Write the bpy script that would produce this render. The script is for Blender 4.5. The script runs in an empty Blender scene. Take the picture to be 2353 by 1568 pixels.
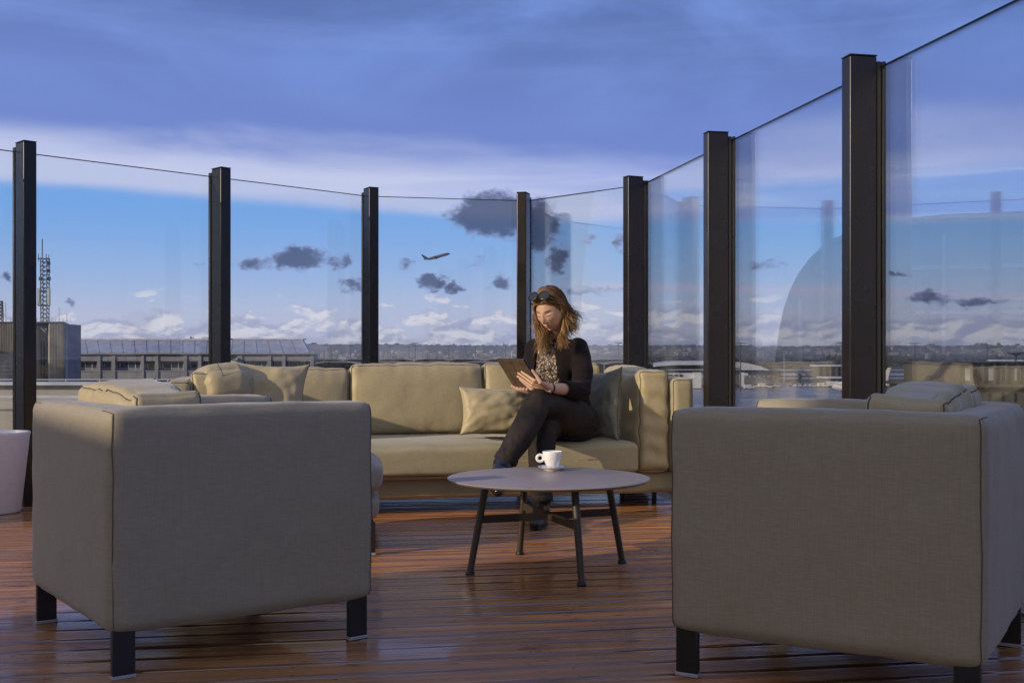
import bpy, bmesh, math, random
from mathutils import Vector, Matrix, noise
R = math.radians
sc = bpy.context.scene
C = sc.collection
random.seed(7)

# ------------------------------------------------------------------ camera, world, sun, exposure
F = 2570.0; CX = 1176.0; HY = 820.0; EYE = 0.82       # photo measured on a 2352 x 1568 grid
def P(px, py, d):                                      # a point at depth d
    return Vector(((px-CX)/F*d, d, EYE+(HY-py)/F*d))
cam = bpy.data.cameras.new('camera'); co = bpy.data.objects.new('camera', cam); C.objects.link(co)
co.location = (0, 0, EYE); co.rotation_euler = (R(90), 0, 0)
cam.sensor_width = 36; cam.lens = 36*F/2352; cam.shift_y = 36/2352
cam.clip_start = 0.05; cam.clip_end = 20000
sc.camera = co
SUN_EL = R(19); SD = Vector((0.85, 0.52, 0)).normalized()   # horizontal travel direction of the sunlight
sun = bpy.data.lights.new('sun', 'SUN'); sun.energy = 3.8; sun.angle = R(0.6); sun.color = (1.0, 0.83, 0.60)
so = bpy.data.objects.new('sun', sun); C.objects.link(so); so.location = (-20, -12, 30)
tosun = Vector((-SD.x*math.cos(SUN_EL), -SD.y*math.cos(SUN_EL), math.sin(SUN_EL)))
so.rotation_euler = tosun.to_track_quat('Z', 'Y').to_euler()
sc.view_settings.view_transform = 'Standard'; sc.view_settings.look = 'None'
sc.view_settings.gamma = 1; sc.view_settings.use_curve_mapping = False
sc.view_settings.exposure = 0.0
sc.render.engine = 'CYCLES'
sc.cycles.max_bounces = 8; sc.cycles.transparent_max_bounces = 24

class NT:
    """small helper to write node trees"""
    def __init__(s, tree): s.t = tree; s.n = tree.nodes; s.l = tree.links
    def new(s, kind, **kw):
        n = s.n.new(kind)
        for k, v in kw.items(): setattr(n, k, v)
        return n
    def put(s, sock, v):
        if isinstance(v, bpy.types.NodeSocket): s.l.new(v, sock)
        elif v is not None:
            if isinstance(v, (tuple, list)) and len(v) == 3 and sock.type == 'RGBA': v = (*v, 1)
            sock.default_value = v
    def math(s, op, a, b=None, c=None, clamp=False):
        n = s.new('ShaderNodeMath', operation=op); n.use_clamp = clamp
        s.put(n.inputs[0], a); s.put(n.inputs[1], b) if b is not None else 0
        if c is not None: s.put(n.inputs[2], c)
        return n.outputs[0]
    def vmath(s, op, a, b=None):
        n = s.new('ShaderNodeVectorMath', operation=op)
        s.put(n.inputs[0], a)
        if b is not None: s.put(n.inputs[1], b)
        return n.outputs['Value'] if op in ('LENGTH', 'DOT_PRODUCT') else n.outputs[0]
    def step(s, v, a, b, lo=0.0, hi=1.0):
        n = s.new('ShaderNodeMapRange', interpolation_type='SMOOTHSTEP')
        s.put(n.inputs[0], v)
        for i, x in enumerate((a, b, lo, hi)): s.put(n.inputs[i+1], x)
        return n.outputs[0]
    def mix(s, f, a, b, blend='MIX'):
        n = s.new('ShaderNodeMix', data_type='RGBA', blend_type=blend)
        s.put(n.inputs[0], f); s.put(n.inputs[6], a); s.put(n.inputs[7], b)
        return n.outputs[2]
    def noise(s, vec, scale, detail=4, rough=0.5, dist=0.0, out=0):
        n = s.new('ShaderNodeTexNoise')
        if vec is not None: s.put(n.inputs['Vector'], vec)
        n.inputs['Scale'].default_value = scale; n.inputs['Detail'].default_value = detail
        n.inputs['Roughness'].default_value = rough; n.inputs['Distortion'].default_value = dist
        return n.outputs[out]
    def mapping(s, vec, sc=(1, 1, 1), loc=(0, 0, 0), rot=(0, 0, 0)):
        n = s.new('ShaderNodeMapping'); s.put(n.inputs[0], vec)
        n.inputs['Scale'].default_value = sc; n.inputs['Location'].default_value = loc; n.inputs['Rotation'].default_value = rot
        return n.outputs[0]
    def bump(s, h, strength=0.3, dist=0.01, normal=None):
        n = s.new('ShaderNodeBump'); n.inputs['Strength'].default_value = strength
        n.inputs['Distance'].default_value = dist; s.put(n.inputs['Height'], h)
        if normal: s.l.new(normal, n.inputs['Normal'])
        return n.outputs[0]

# ---- sky: Nishita base for the clear part, cloud layers mixed over it by direction
SKY = 0.10
w = bpy.data.worlds.new('World'); sc.world = w; w.use_nodes = True
t = NT(w.node_tree); t.n.clear()
out = t.new('ShaderNodeOutputWorld'); bg = t.new('ShaderNodeBackground'); bg.inputs[1].default_value = SKY
t.l.new(bg.outputs[0], out.inputs[0])
sky = t.new('ShaderNodeTexSky', sky_type='NISHITA'); sky.sun_disc = False
sky.sun_elevation = SUN_EL
sky.sun_rotation = math.atan2(-SD.x, -SD.y) % (2*math.pi)
sky.altitude = 100; sky.air_density = 1.0; sky.dust_density = 0.6; sky.ozone_density = 2.0
tc = t.new('ShaderNodeTexCoord'); D = tc.outputs['Generated']
sep = t.new('ShaderNodeSeparateXYZ'); t.l.new(D, sep.inputs[0])
az = t.math('ARCTAN2', sep.outputs[0], sep.outputs[1])
hor = t.math('SQRT', t.math('ADD', t.math('MULTIPLY', sep.outputs[0], sep.outputs[0]), t.math('MULTIPLY', sep.outputs[1], sep.outputs[1])))
el = t.math('ARCTAN2', sep.outputs[2], hor)
comb = t.new('ShaderNodeCombineXYZ'); t.l.new(az, comb.inputs[0]); t.l.new(el, comb.inputs[1])
V = comb.outputs[0]
def cl(r, g, b): return tuple((x/255/12.92 if x/255 <= .04045 else ((x/255+.055)/1.055)**2.4)/SKY for x in (r, g, b))
# clear blue: nishita graded with a gentle height ramp
clear = t.mix(0.85, sky.outputs[0], t.mix(t.step(el, 0.0, 0.135), cl(190, 202, 234), cl(116, 172, 242)))
# high white haze near the horizon
hz = t.noise(t.mapping(V, (3, 18, 1)), 1.0, 5, 0.55)
clear = t.mix(t.math('MULTIPLY', t.step(el, 0.075, 0.0), t.step(hz, 0.25, 0.75, 0.65, 1.0)), clear, cl(196, 196, 222))
# low cumulus bank
cn = t.noise(t.mapping(V, (24, 52, 1), (3.1, 0.4, 0)), 1.0, 9, 0.55, 0.25)
cn2 = t.noise(t.mapping(V, (24, 52, 1), (3.18, 0.22, 0)), 1.0, 9, 0.55, 0.25)
bank = t.step(t.math('SUBTRACT', t.math('ADD', cn, t.step(el, 0.062, 0.010, -0.12, 0.16)), 0.0), 0.50, 0.57)
bank = t.math('MULTIPLY', bank, t.step(el, 0.066, 0.046))
shade = t.step(t.math('SUBTRACT', cn, cn2), -0.06, 0.07)
bankc = t.mix(shade, cl(166, 172, 204), cl(234, 230, 238))
col = t.mix(t.math('MULTIPLY', bank, 0.85), clear, bankc)
# overcast deck above, its lower edge a bright lilac band
n1 = t.noise(t.mapping(V, (2.2, 12, 1)), 1.0, 5, 0.5, 0.3)
n2 = t.noise(t.mapping(V, (3.0, 11.0, 1), (1, 2, 0), (0, 0, R(8))), 1.0, 8, 0.58, 0.6)
ed = t.math('ADD', el, t.math('MULTIPLY', t.math('SUBTRACT', n1, 0.5), 0.030))
ed = t.math('ADD', ed, t.math('MULTIPLY', az, 0.037))
# thin pale strip cloud on the right half
stv = t.math('MULTIPLY', t.step(t.math('ABSOLUTE', t.math('SUBTRACT', t.math('ADD', ed, 0), 0.066)), 0.007, 0.0), t.step(az, 0.02, 0.10))
col = t.mix(t.math('MULTIPLY', stv, 0.55), col, cl(205, 196, 222))
band = t.step(ed, 0.119, 0.132)
st = t.noise(t.mapping(V, (2.6, 42, 1), (0, 7, 0), (0, 0, R(1.5))), 1.0, 6, 0.6, 0.5)
lowc = t.mix(t.math('MULTIPLY', t.step(az, -0.15, 0.25), t.step(st, .75, .35)), cl(200, 206, 236), cl(138, 158, 224))
lowc = t.mix(t.step(st, .62, .42, 0, .2), lowc, cl(150, 168, 226))
bandc = t.mix(t.step(t.math('ADD', ed, t.math('MULTIPLY', t.math('SUBTRACT', n2, .5), .07)), 0.150, 0.190), lowc, cl(112, 134, 204))
col = t.mix(t.math('MULTIPLY', band, 0.94), col, bandc)
up = t.step(t.math('ADD', ed, t.math('MULTIPLY', t.math('SUBTRACT', n2, .5), .08)), 0.17, 0.30)
dk = t.step(n2, 0.35, 0.68)
upc = t.mix(dk, cl(90, 116, 176), cl(120, 152, 224))
upc = t.mix(t.step(st, .38, .7, 0, .25), upc, cl(134, 162, 226))
col = t.mix(t.math('MULTIPLY', up, 0.92), col, upc)
# small dark cumulus, each an elliptical mass broken up by noise: (x, y, half width, half height, density)
DK = [(1140, 494, 118, 62, 1.35), (1240, 520, 58, 74, 1.3), (1280, 590, 32, 46, .95), (1065, 500, 50, 26, .75), (690, 592, 88, 34, 1.1), (585, 603, 58, 22, .75),
      (775, 600, 48, 20, .7), (800, 652, 44, 22, .75), (995, 648, 42, 26, 1.1), (1040, 665, 32, 17, 1.0), (935, 605, 30, 26, .55),
      (1100, 606, 34, 26, .55), (1150, 648, 40, 26, .75), (1350, 555, 30, 16, .6), (1425, 545, 22, 40, .6), (1765, 608, 56, 22, .7),
      (1345, 668, 130, 15, .7), (2130, 684, 62, 18, .85), (2230, 694, 90, 15, .8), (161, 693, 20, 14, .8), (18, 634, 16, 12, .8), (2068, 632, 36, 9, .7), (450, 608, 22, 10, .6)]
wob = t.noise(t.mapping(V, (70, 95, 1)), 1.0, 9, 0.62, 0.0, out=1)
Vw = t.vmath('ADD', V, t.vmath('MULTIPLY', t.vmath('SUBTRACT', wob, (0.5, 0.5, 0.5)), (0.030, 0.020, 0)))
dens = None
for (x, y, a, b, k) in DK:
    a0 = math.atan((x-CX)/F); e0 = math.atan((HY-y)/F*math.cos(a0))
    q = t.vmath('SUBTRACT', Vw, (a0, e0, 0)); q = t.vmath('MULTIPLY', q, (F/a*0.92, F/b*0.92, 0))
    m = t.math('MULTIPLY', t.step(t.vmath('LENGTH', q), 1.25, 0.1), k)
    dens = m if dens is None else t.math('MAXIMUM', dens, m)
fr = t.noise(t.mapping(V, (110, 150, 1), (5, 3, 0)), 1.0, 9, 0.66, 0.2)
fr2 = t.noise(t.mapping(V, (38, 60, 1), (2, 8, 0)), 1.0, 5, 0.55, 0.4)
val = t.math('ADD', t.math('MULTIPLY', dens, 1.35), t.math('ADD', t.math('MULTIPLY', t.math('SUBTRACT', fr2, .5), 1.5), t.math('MULTIPLY', t.math('SUBTRACT', fr, .5), 1.1)))
dm = t.math('MULTIPLY', t.step(val, 0.36, 0.98), t.step(dens, 0.02, 0.2))
dkc = t.mix(t.step(val, 0.55, 1.25), cl(132, 146, 192), cl(58, 70, 106))
col = t.mix(t.math('MULTIPLY', dm, 0.87), col, dkc)
# towards the low sun the cloud turns paler and brighter
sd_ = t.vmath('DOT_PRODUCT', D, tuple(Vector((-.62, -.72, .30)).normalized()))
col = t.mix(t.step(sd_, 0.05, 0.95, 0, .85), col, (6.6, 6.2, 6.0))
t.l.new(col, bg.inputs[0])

# ------------------------------------------------------------------ materials
def mat(name, col=(.5, .5, .5), rough=.5, metal=0.0, spec=0.5, coat=0.0, fn=None):
    m = bpy.data.materials.new(name); m.use_nodes = True
    t = NT(m.node_tree); b = t.n['Principled BSDF']
    b.inputs['Base Color'].default_value = (*col, 1); b.inputs['Roughness'].default_value = rough
    b.inputs['Metallic'].default_value = metal; b.inputs['Specular IOR Level'].default_value = spec
    b.inputs['Coat Weight'].default_value = coat
    tcn = t.new('ShaderNodeTexCoord')
    if fn: fn(t, b, tcn.outputs['Object'], tcn)
    return m
def speckle(col, amt=.25, scale=8, bump=.15, stretch=(1, 1, 1), dist=.01):
    def fn(t, b, o, tcn):
        n = t.noise(t.mapping(o, stretch), scale, 6, .6)
        t.put(b.inputs['Base Color'], t.mix(t.step(n, .3, .7), tuple(c*(1-amt) for c in col), tuple(min(1, c*(1+amt)) for c in col)))
        t.put(b.inputs['Normal'], t.bump(n, bump, dist))
    return fn
def fabric(col, weave=420, strength=.35):
    def fn(t, b, o, tcn):
        big = t.noise(o, 3.5, 3, .5)
        a = t.noise(t.mapping(o, (30, 30, 260)), 1, 3, .6); c = t.noise(t.mapping(o, (300, 300, 16)), 1, 3, .6)
        thr = t.math('ADD', t.math('MULTIPLY', a, .5), t.math('MULTIPLY', c, .5))
        lo = tuple(x*.90 for x in col); hi = tuple(min(1, x*1.08) for x in col)
        base = t.mix(t.step(thr, .36, .64), lo, hi)
        base = t.mix(t.math('MULTIPLY', big, .25), base, tuple(x*.75 for x in col))
        t.put(b.inputs['Base Color'], base)
        fine = t.noise(o, weave, 2, .5)
        h = t.math('ADD', t.math('MULTIPLY', fine, .5), thr)
        wr = t.noise(o, 6, 3, .5)
        n1 = t.bump(wr, .25, .02)
        t.put(b.inputs['Normal'], t.bump(h, strength, .0015, n1))
        b.inputs['Sheen Weight'].default_value = .25; b.inputs['Sheen Roughness'].default_value = .4
        b.inputs['Sheen Tint'].default_value = (.9, .9, 1, 1)
    return fn
FAB = (.300, .262, .192)
M = {}
M['fabric'] = mat('upholstery_fabric', FAB, .62, fn=fabric(FAB), spec=.35)
M['fabric_light'] = mat('cushion_fabric', (.43, .36, .23), .50, fn=fabric((.38, .318, .19), strength=.2), spec=.4)
M['fabric_green'] = mat('pillow_fabric_sage', (.24, .245, .19), .6, fn=fabric((.175, .18, .145)), spec=.35)
M['piping'] = mat('seam_piping', (.10, .075, .045), .8)
M['fabric_sofa'] = mat('sofa_fabric', (.34, .29, .17), .6, fn=fabric((.325, .285, .182)), spec=.35)
M['black_metal'] = mat('black_powder_coat', (.012, .011, .013), .38, fn=speckle((.012, .011, .013), .1, 300, .1))
M['glide'] = mat('pale_glide', (.30, .30, .34), .5)
def bronze(t, b, o, tcn):
    n = t.noise(o, 3, 4, .6); g = t.noise(o, 900, 2, .5)
    t.put(b.inputs['Base Color'], t.mix(n, (.012, .010, .011), (.018, .014, .014)))
    t.put(b.inputs['Roughness'], t.step(n, .3, .7, .22, .32)); t.put(b.inputs['Normal'], t.bump(g, .15, .001))
M['bronze'] = mat('dark_bronze_metal', (.024, .02, .018), .27, .2, fn=bronze)
M['rubber'] = mat('gasket_rubber', (.008, .008, .008), .6)
M['chrome'] = mat('polished_steel', (.6, .6, .6), .12, 1.0)
def tablem(t, b, o, tcn):
    n = t.noise(o, 7, 6, .6); g = t.noise(t.mapping(o, (3, 40, 1), (0, 0, 0), (0, 0, .6)), 1, 5, .7); d_ = t.noise(o, 160, 2, .5)
    t.put(b.inputs['Base Color'], t.mix(t.step(d_, .68, .74, 0, .5), t.mix(n, (.250, .208, .198), (.285, .240, .228)), (.36, .33, .32)))
    t.put(b.inputs['Roughness'], t.step(t.math('ADD', t.math('MULTIPLY', n, .7), t.math('MULTIPLY', g, .3)), .35, .65, .34, .50)); t.put(b.inputs['Normal'], t.bump(n, .03, .004))
M['table'] = mat('table_lacquer', (.27, .225, .215), .42, fn=tablem, spec=.5)
M['table_leg'] = mat('table_leg_metal', (.055, .045, .036), .42, .3, fn=speckle((.055, .045, .036), .1, 400, .1))
M['porcelain'] = mat('white_porcelain', (.80, .79, .80), .12, coat=.6, fn=speckle((.80, .79, .80), .02, 60, .01))
M['coffee'] = mat('coffee', (.02, .01, .005), .1)
M['plastic_white'] = mat('white_moulded_plastic', (.76, .71, .72), .38, fn=speckle((.76, .71, .72), .03, 30, .03))
def glass(name, tint, rough=0.0, fac=1.0, dirt=.05):
    m = bpy.data.materials.new(name); m.use_nodes = True; t = NT(m.node_tree); t.n.clear()
    o = t.new('ShaderNodeOutputMaterial'); tr = t.new('ShaderNodeBsdfTransparent'); gl = t.new('ShaderNodeBsdfGlossy')
    tr.inputs[0].default_value = (*tint, 1); gl.inputs['Roughness'].default_value = rough; gl.inputs[0].default_value = (1, 1, 1, 1)
    fr = t.new('ShaderNodeFresnel'); fr.inputs[0].default_value = 1.5
    mx = t.new('ShaderNodeMixShader'); t.put(mx.inputs[0], t.math('MULTIPLY', fr.outputs[0], fac, clamp=True))
    t.l.new(tr.outputs[0], mx.inputs[1]); t.l.new(gl.outputs[0], mx.inputs[2])
    # faint dust, smears and dried drops on the pane
    tcn = t.new('ShaderNodeTexCoord'); ob = tcn.outputs['Object']
    df = t.new('ShaderNodeBsdfDiffuse'); df.inputs[0].default_value = (.55, .57, .62, 1)
    sm = t.noise(t.mapping(ob, (14, 14, 1.4)), 1, 6, .65)
    vo = t.new('ShaderNodeTexVoronoi'); vo.inputs['Scale'].default_value = 26; t.l.new(ob, vo.inputs['Vector'])
    spot = t.math('MULTIPLY', t.step(vo.outputs['Distance'], .05, .02), t.step(t.noise(ob, 3, 2, .5), .5, .62))
    amt = t.math('ADD', t.step(sm, .45, .8, 0, dirt), t.math('MULTIPLY', spot, .05))
    mx2 = t.new('ShaderNodeMixShader'); t.put(mx2.inputs[0], amt)
    t.l.new(mx.outputs[0], mx2.inputs[1]); t.l.new(df.outputs[0], mx2.inputs[2]); t.l.new(mx2.outputs[0], o.inputs[0])
    return m
M['glass'] = glass('clear_wind_glass', (.965, .98, .985), 0.0, .62, .012)
M['glass_edge'] = mat('dark_glass_edge', (.006, .01, .012), .15)
M['far_glass'] = mat('window_glass', (.02, .03, .045), .08, spec=.9, fn=speckle((.03, .04, .055), .5, 1.2, .02))
def wood(t, b, o, tcn):
    oi = t.new('ShaderNodeObjectInfo'); rnd = oi.outputs['Random']
    off = t.new('ShaderNodeCombineXYZ'); t.l.new(t.math('MULTIPLY', rnd, 50), off.inputs[0]); t.l.new(t.math('MULTIPLY', rnd, 23), off.inputs[1])
    v = t.vmath('ADD', o, off.outputs[0])
    gr = t.noise(t.mapping(v, (1.2, 30, 1)), 1, 7, .65, .6)
    kn = t.noise(t.mapping(v, (9, 26, 1)), 1, 3, .5)
    blot = t.noise(t.mapping(v, (1.0, 2.5, 1)), 1, 4, .6)
    c = t.mix(t.step(gr, .3, .7), (.20, .072, .020), (.70, .30, .095))
    c = t.mix(t.math('MULTIPLY', t.step(kn, .62, .70), .9), c, (.012, .006, .004))
    c = t.mix(t.step(blot, .35, .7, 0, .55), c, (.22, .125, .070))
    c = t.mix(t.math('MULTIPLY', rnd, .45), c, (.27, .14, .065))
    t.put(b.inputs['Base Color'], c)
    sx = t.new('ShaderNodeSeparateXYZ'); t.l.new(o, sx.inputs[0])
    mx_ = t.math('SUBTRACT', t.math('FRACT', t.math('DIVIDE', sx.outputs[0], .62)), .5); my_ = t.math('SUBTRACT', t.math('ABSOLUTE', sx.outputs[1]), .036)
    cm = t.new('ShaderNodeCombineXYZ'); t.l.new(t.math('MULTIPLY', mx_, .62), cm.inputs[0]); t.l.new(my_, cm.inputs[1])
    c = t.mix(t.step(t.vmath('LENGTH', cm.outputs[0]), .0050, .0036), c, (.010, .008, .007))
    t.put(b.inputs['Base Color'], c)
    geo = t.new('ShaderNodeNewGeometry'); wp = geo.outputs['Position']
    wet = t.noise(t.mapping(wp, (.55, 2.0, 1), (2, 3, 0), (0, 0, R(-9.4))), 1, 5, .6)
    wet2 = t.noise(t.mapping(wp, (3, 40, 1), (0, 0, 0), (0, 0, R(-9.4))), 1, 4, .6)
    wf = t.math('ADD', wet, t.math('MULTIPLY', t.math('SUBTRACT', wet2, .5), .22))
    sp = t.new('ShaderNodeSeparateXYZ'); t.l.new(o, sp.inputs[0])
    em = t.step(t.math('ABSOLUTE', sp.outputs[1]), .0405, .0435)          # smooth unribbed margins of each board, where water stands
    t.put(b.inputs['Roughness'], t.math('MINIMUM', t.step(wf, .38, .66, .44, .13), t.math('SUBTRACT', .6, t.math('MULTIPLY', em, t.step(wf, .30, .55, .30, .52)))))
    t.put(b.inputs['Coat Weight'], t.step(wf, .48, .66, .0, .6)); b.inputs['Coat Roughness'].default_value = .07
    rib = t.math('SINE', t.math('MULTIPLY', sp.outputs[1], 2*math.pi/.0105))
    h = t.math('MULTIPLY', t.math('SUBTRACT', 1.0, em), t.math('ADD', t.math('MULTIPLY', rib, .5), t.math('MULTIPLY', gr, .5)))
    wv = t.noise(t.mapping(v, (2.2, 8, 1)), 1, 3, .5)
    n1 = t.bump(wv, .35, .006)
    t.put(b.inputs['Normal'], t.bump(h, .65, .0018, n1))
M['wood'] = mat('wet_hardwood', (.2, .08, .03), .25, fn=wood, spec=.4)
M['wet_edge'] = mat('wet_board_edge', (.16, .075, .032), .12, fn=speckle((.16, .075, .032), .4, 9, .25, (.5, 6, 6), .004), coat=1.0, spec=.8)
M['under'] = mat('dark_void', (.01, .008, .006), .9)
def concrete(col, sc=.6, ribs=0):
    def fn(t, b, o, tcn):
        n = t.noise(o, sc, 8, .62); st = t.noise(t.mapping(o, (3.2, 3.2, .22)), 1, 6, .65)
        c = t.mix(t.step(n, .3, .7), tuple(x*.8 for x in col), tuple(x*1.12 for x in col))
        c = t.mix(t.math('MULTIPLY', t.step(st, .48, .75), .6), c, tuple(x*.38 for x in col))
        t.put(b.inputs['Base Color'], c)
        t.put(b.inputs['Normal'], t.bump(n, .2, .03))
    return fn
M['concrete'] = mat('weathered_concrete', (.34, .315, .285), .85, fn=concrete((.34, .315, .285)))
M['concrete_blue'] = mat('grey_office_concrete', (.20, .20, .225), .85, fn=concrete((.20, .20, .225)))
M['concrete_beige'] = mat('beige_concrete', (.095, .088, .078), .85, fn=concrete((.095, .088, .078)))
M['coping'] = mat('pale_metal_coping', (.42, .44, .50), .4, .2, fn=speckle((.42, .44, .5), .12, 3, .05))
M['roof_metal'] = mat('standing_seam_zinc', (.26, .28, .36), .5, .15, fn=concrete((.26, .28, .36), 1.2))
M['frame_white'] = mat('pale_window_frame', (.34, .35, .40), .5, fn=speckle((.34, .35, .4), .1, 2, .02))
M['mast'] = mat('mast_steel', (.07, .08, .09), .6, .2, fn=speckle((.07, .08, .09), .3, 3, .05))
M['mast_pale'] = mat('pale_galvanised_steel', (.36, .38, .42), .5, fn=speckle((.36, .38, .42), .1, 2, .03))
M['antenna'] = mat('antenna_panel', (.35, .40, .40), .6, fn=speckle((.35, .4, .4), .1, 6, .03))
def ground(t, b, o, tcn):
    n = t.noise(o, .012, 8, .6); n2 = t.noise(o, .15, 6, .6)
    c = t.mix(t.step(n, .35, .65), (.055, .060, .030), (.10, .095, .060)); c = t.mix(t.step(n2, .4, .8, 0, .5), c, (.045, .05, .03))
    t.put(b.inputs['Base Color'], c)
M['grass'] = mat('airfield_grass', (.07, .08, .04), .95, fn=ground)
def apron(t, b, o, tcn):
    n = t.noise(o, .03, 8, .6); n2 = t.noise(t.mapping(o, (.04, .3, 1)), 1, 6, .65)
    c = t.mix(t.step(n, .35, .65), (.17, .16, .165), (.30, .29, .29)); t.put(b.inputs['Base Color'], c)
    t.put(b.inputs['Roughness'], t.step(n2, .35, .65, .16, .5)); t.put(b.inputs['Normal'], t.bump(n2, .1, .02))
M['apron'] = mat('wet_apron_concrete', (.15, .15, .15), .3, fn=apron)
M['taxiway'] = mat('pale_taxiway', (.3, .3, .32), .3, fn=speckle((.30, .30, .33), .2, .02, .05))
def hillm(t, b, o, tcn):
    n = t.noise(t.mapping(o, (.006, .006, .03)), 1, 9, .65); c = t.mix(t.step(n, .35, .68), (.014, .019, .020), (.042, .045, .043))
    t.put(b.inputs['Base Color'], c)
M['hill'] = mat('wooded_hillside', (.03, .04, .03), .95, fn=hillm)
def leaf(lo, hi):
    def fn(t, b, o, tcn):
        n = t.noise(o, .5, 5, .7); t.put(b.inputs['Base Color'], t.mix(t.step(n, .35, .65), lo, hi))
    return fn
M['bark'] = mat('dark_bark', (.035, .028, .022), .9, fn=speckle((.035, .028, .022), .3, 4, .3))
M['foliage'] = mat('dark_winter_foliage', (.03, .035, .02), .9, fn=leaf((.018, .022, .014), (.05, .05, .03)))
M['foliage_brown'] = mat('bare_twigs', (.05, .04, .03), .9, fn=leaf((.03, .025, .02), (.075, .06, .045)))
M['white_paint'] = mat('white_vehicle_paint', (.72, .72, .74), .3, coat=.4, fn=speckle((.72, .72, .74), .08, 2, .02))
M['yellow_paint'] = mat('yellow_vehicle_paint', (.60, .36, .03), .4, coat=.3, fn=speckle((.6, .36, .03), .1, 2, .02))
M['red_paint'] = mat('red_paint', (.42, .03, .02), .4, fn=speckle((.42, .03, .02), .1, 2, .02))
M['blue_paint'] = mat('blue_paint', (.02, .05, .22), .4, fn=speckle((.02, .05, .22), .1, 2, .02))
M['tyre'] = mat('tyre_rubber', (.012, .012, .012), .8)
M['plane_grey'] = mat('airliner_paint', (.06, .064, .08), .5, fn=speckle((.06, .064, .08), .1, .3, .02))
M['plane_dark'] = mat('airliner_dark_paint', (.02, .024, .035), .5, fn=speckle((.02, .024, .035), .1, .3, .02))
M['white_roof'] = mat('white_membrane_roof', (.62, .65, .74), .5, fn=speckle((.62, .65, .74), .1, .3, .05))
M['hall_glass'] = mat('tinted_hall_glazing', (.13, .15, .18), .3, fn=speckle((.13, .15, .18), .2, .2, .02))
M['green_roof'] = mat('dark_green_roof', (.035, .07, .055), .6, fn=speckle((.035, .07, .055), .3, .3, .1))
M['dark_void'] = M['under']
M['far_white'] = mat('distant_white_render', (.30, .30, .32), .8, fn=speckle((.28, .28, .30), .3, .05, .05))
M["far_grey"] = mat('distant_grey_render', (.20, .20, .21), .8, fn=speckle((.12, .12, .13), .3, .05, .05))

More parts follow.
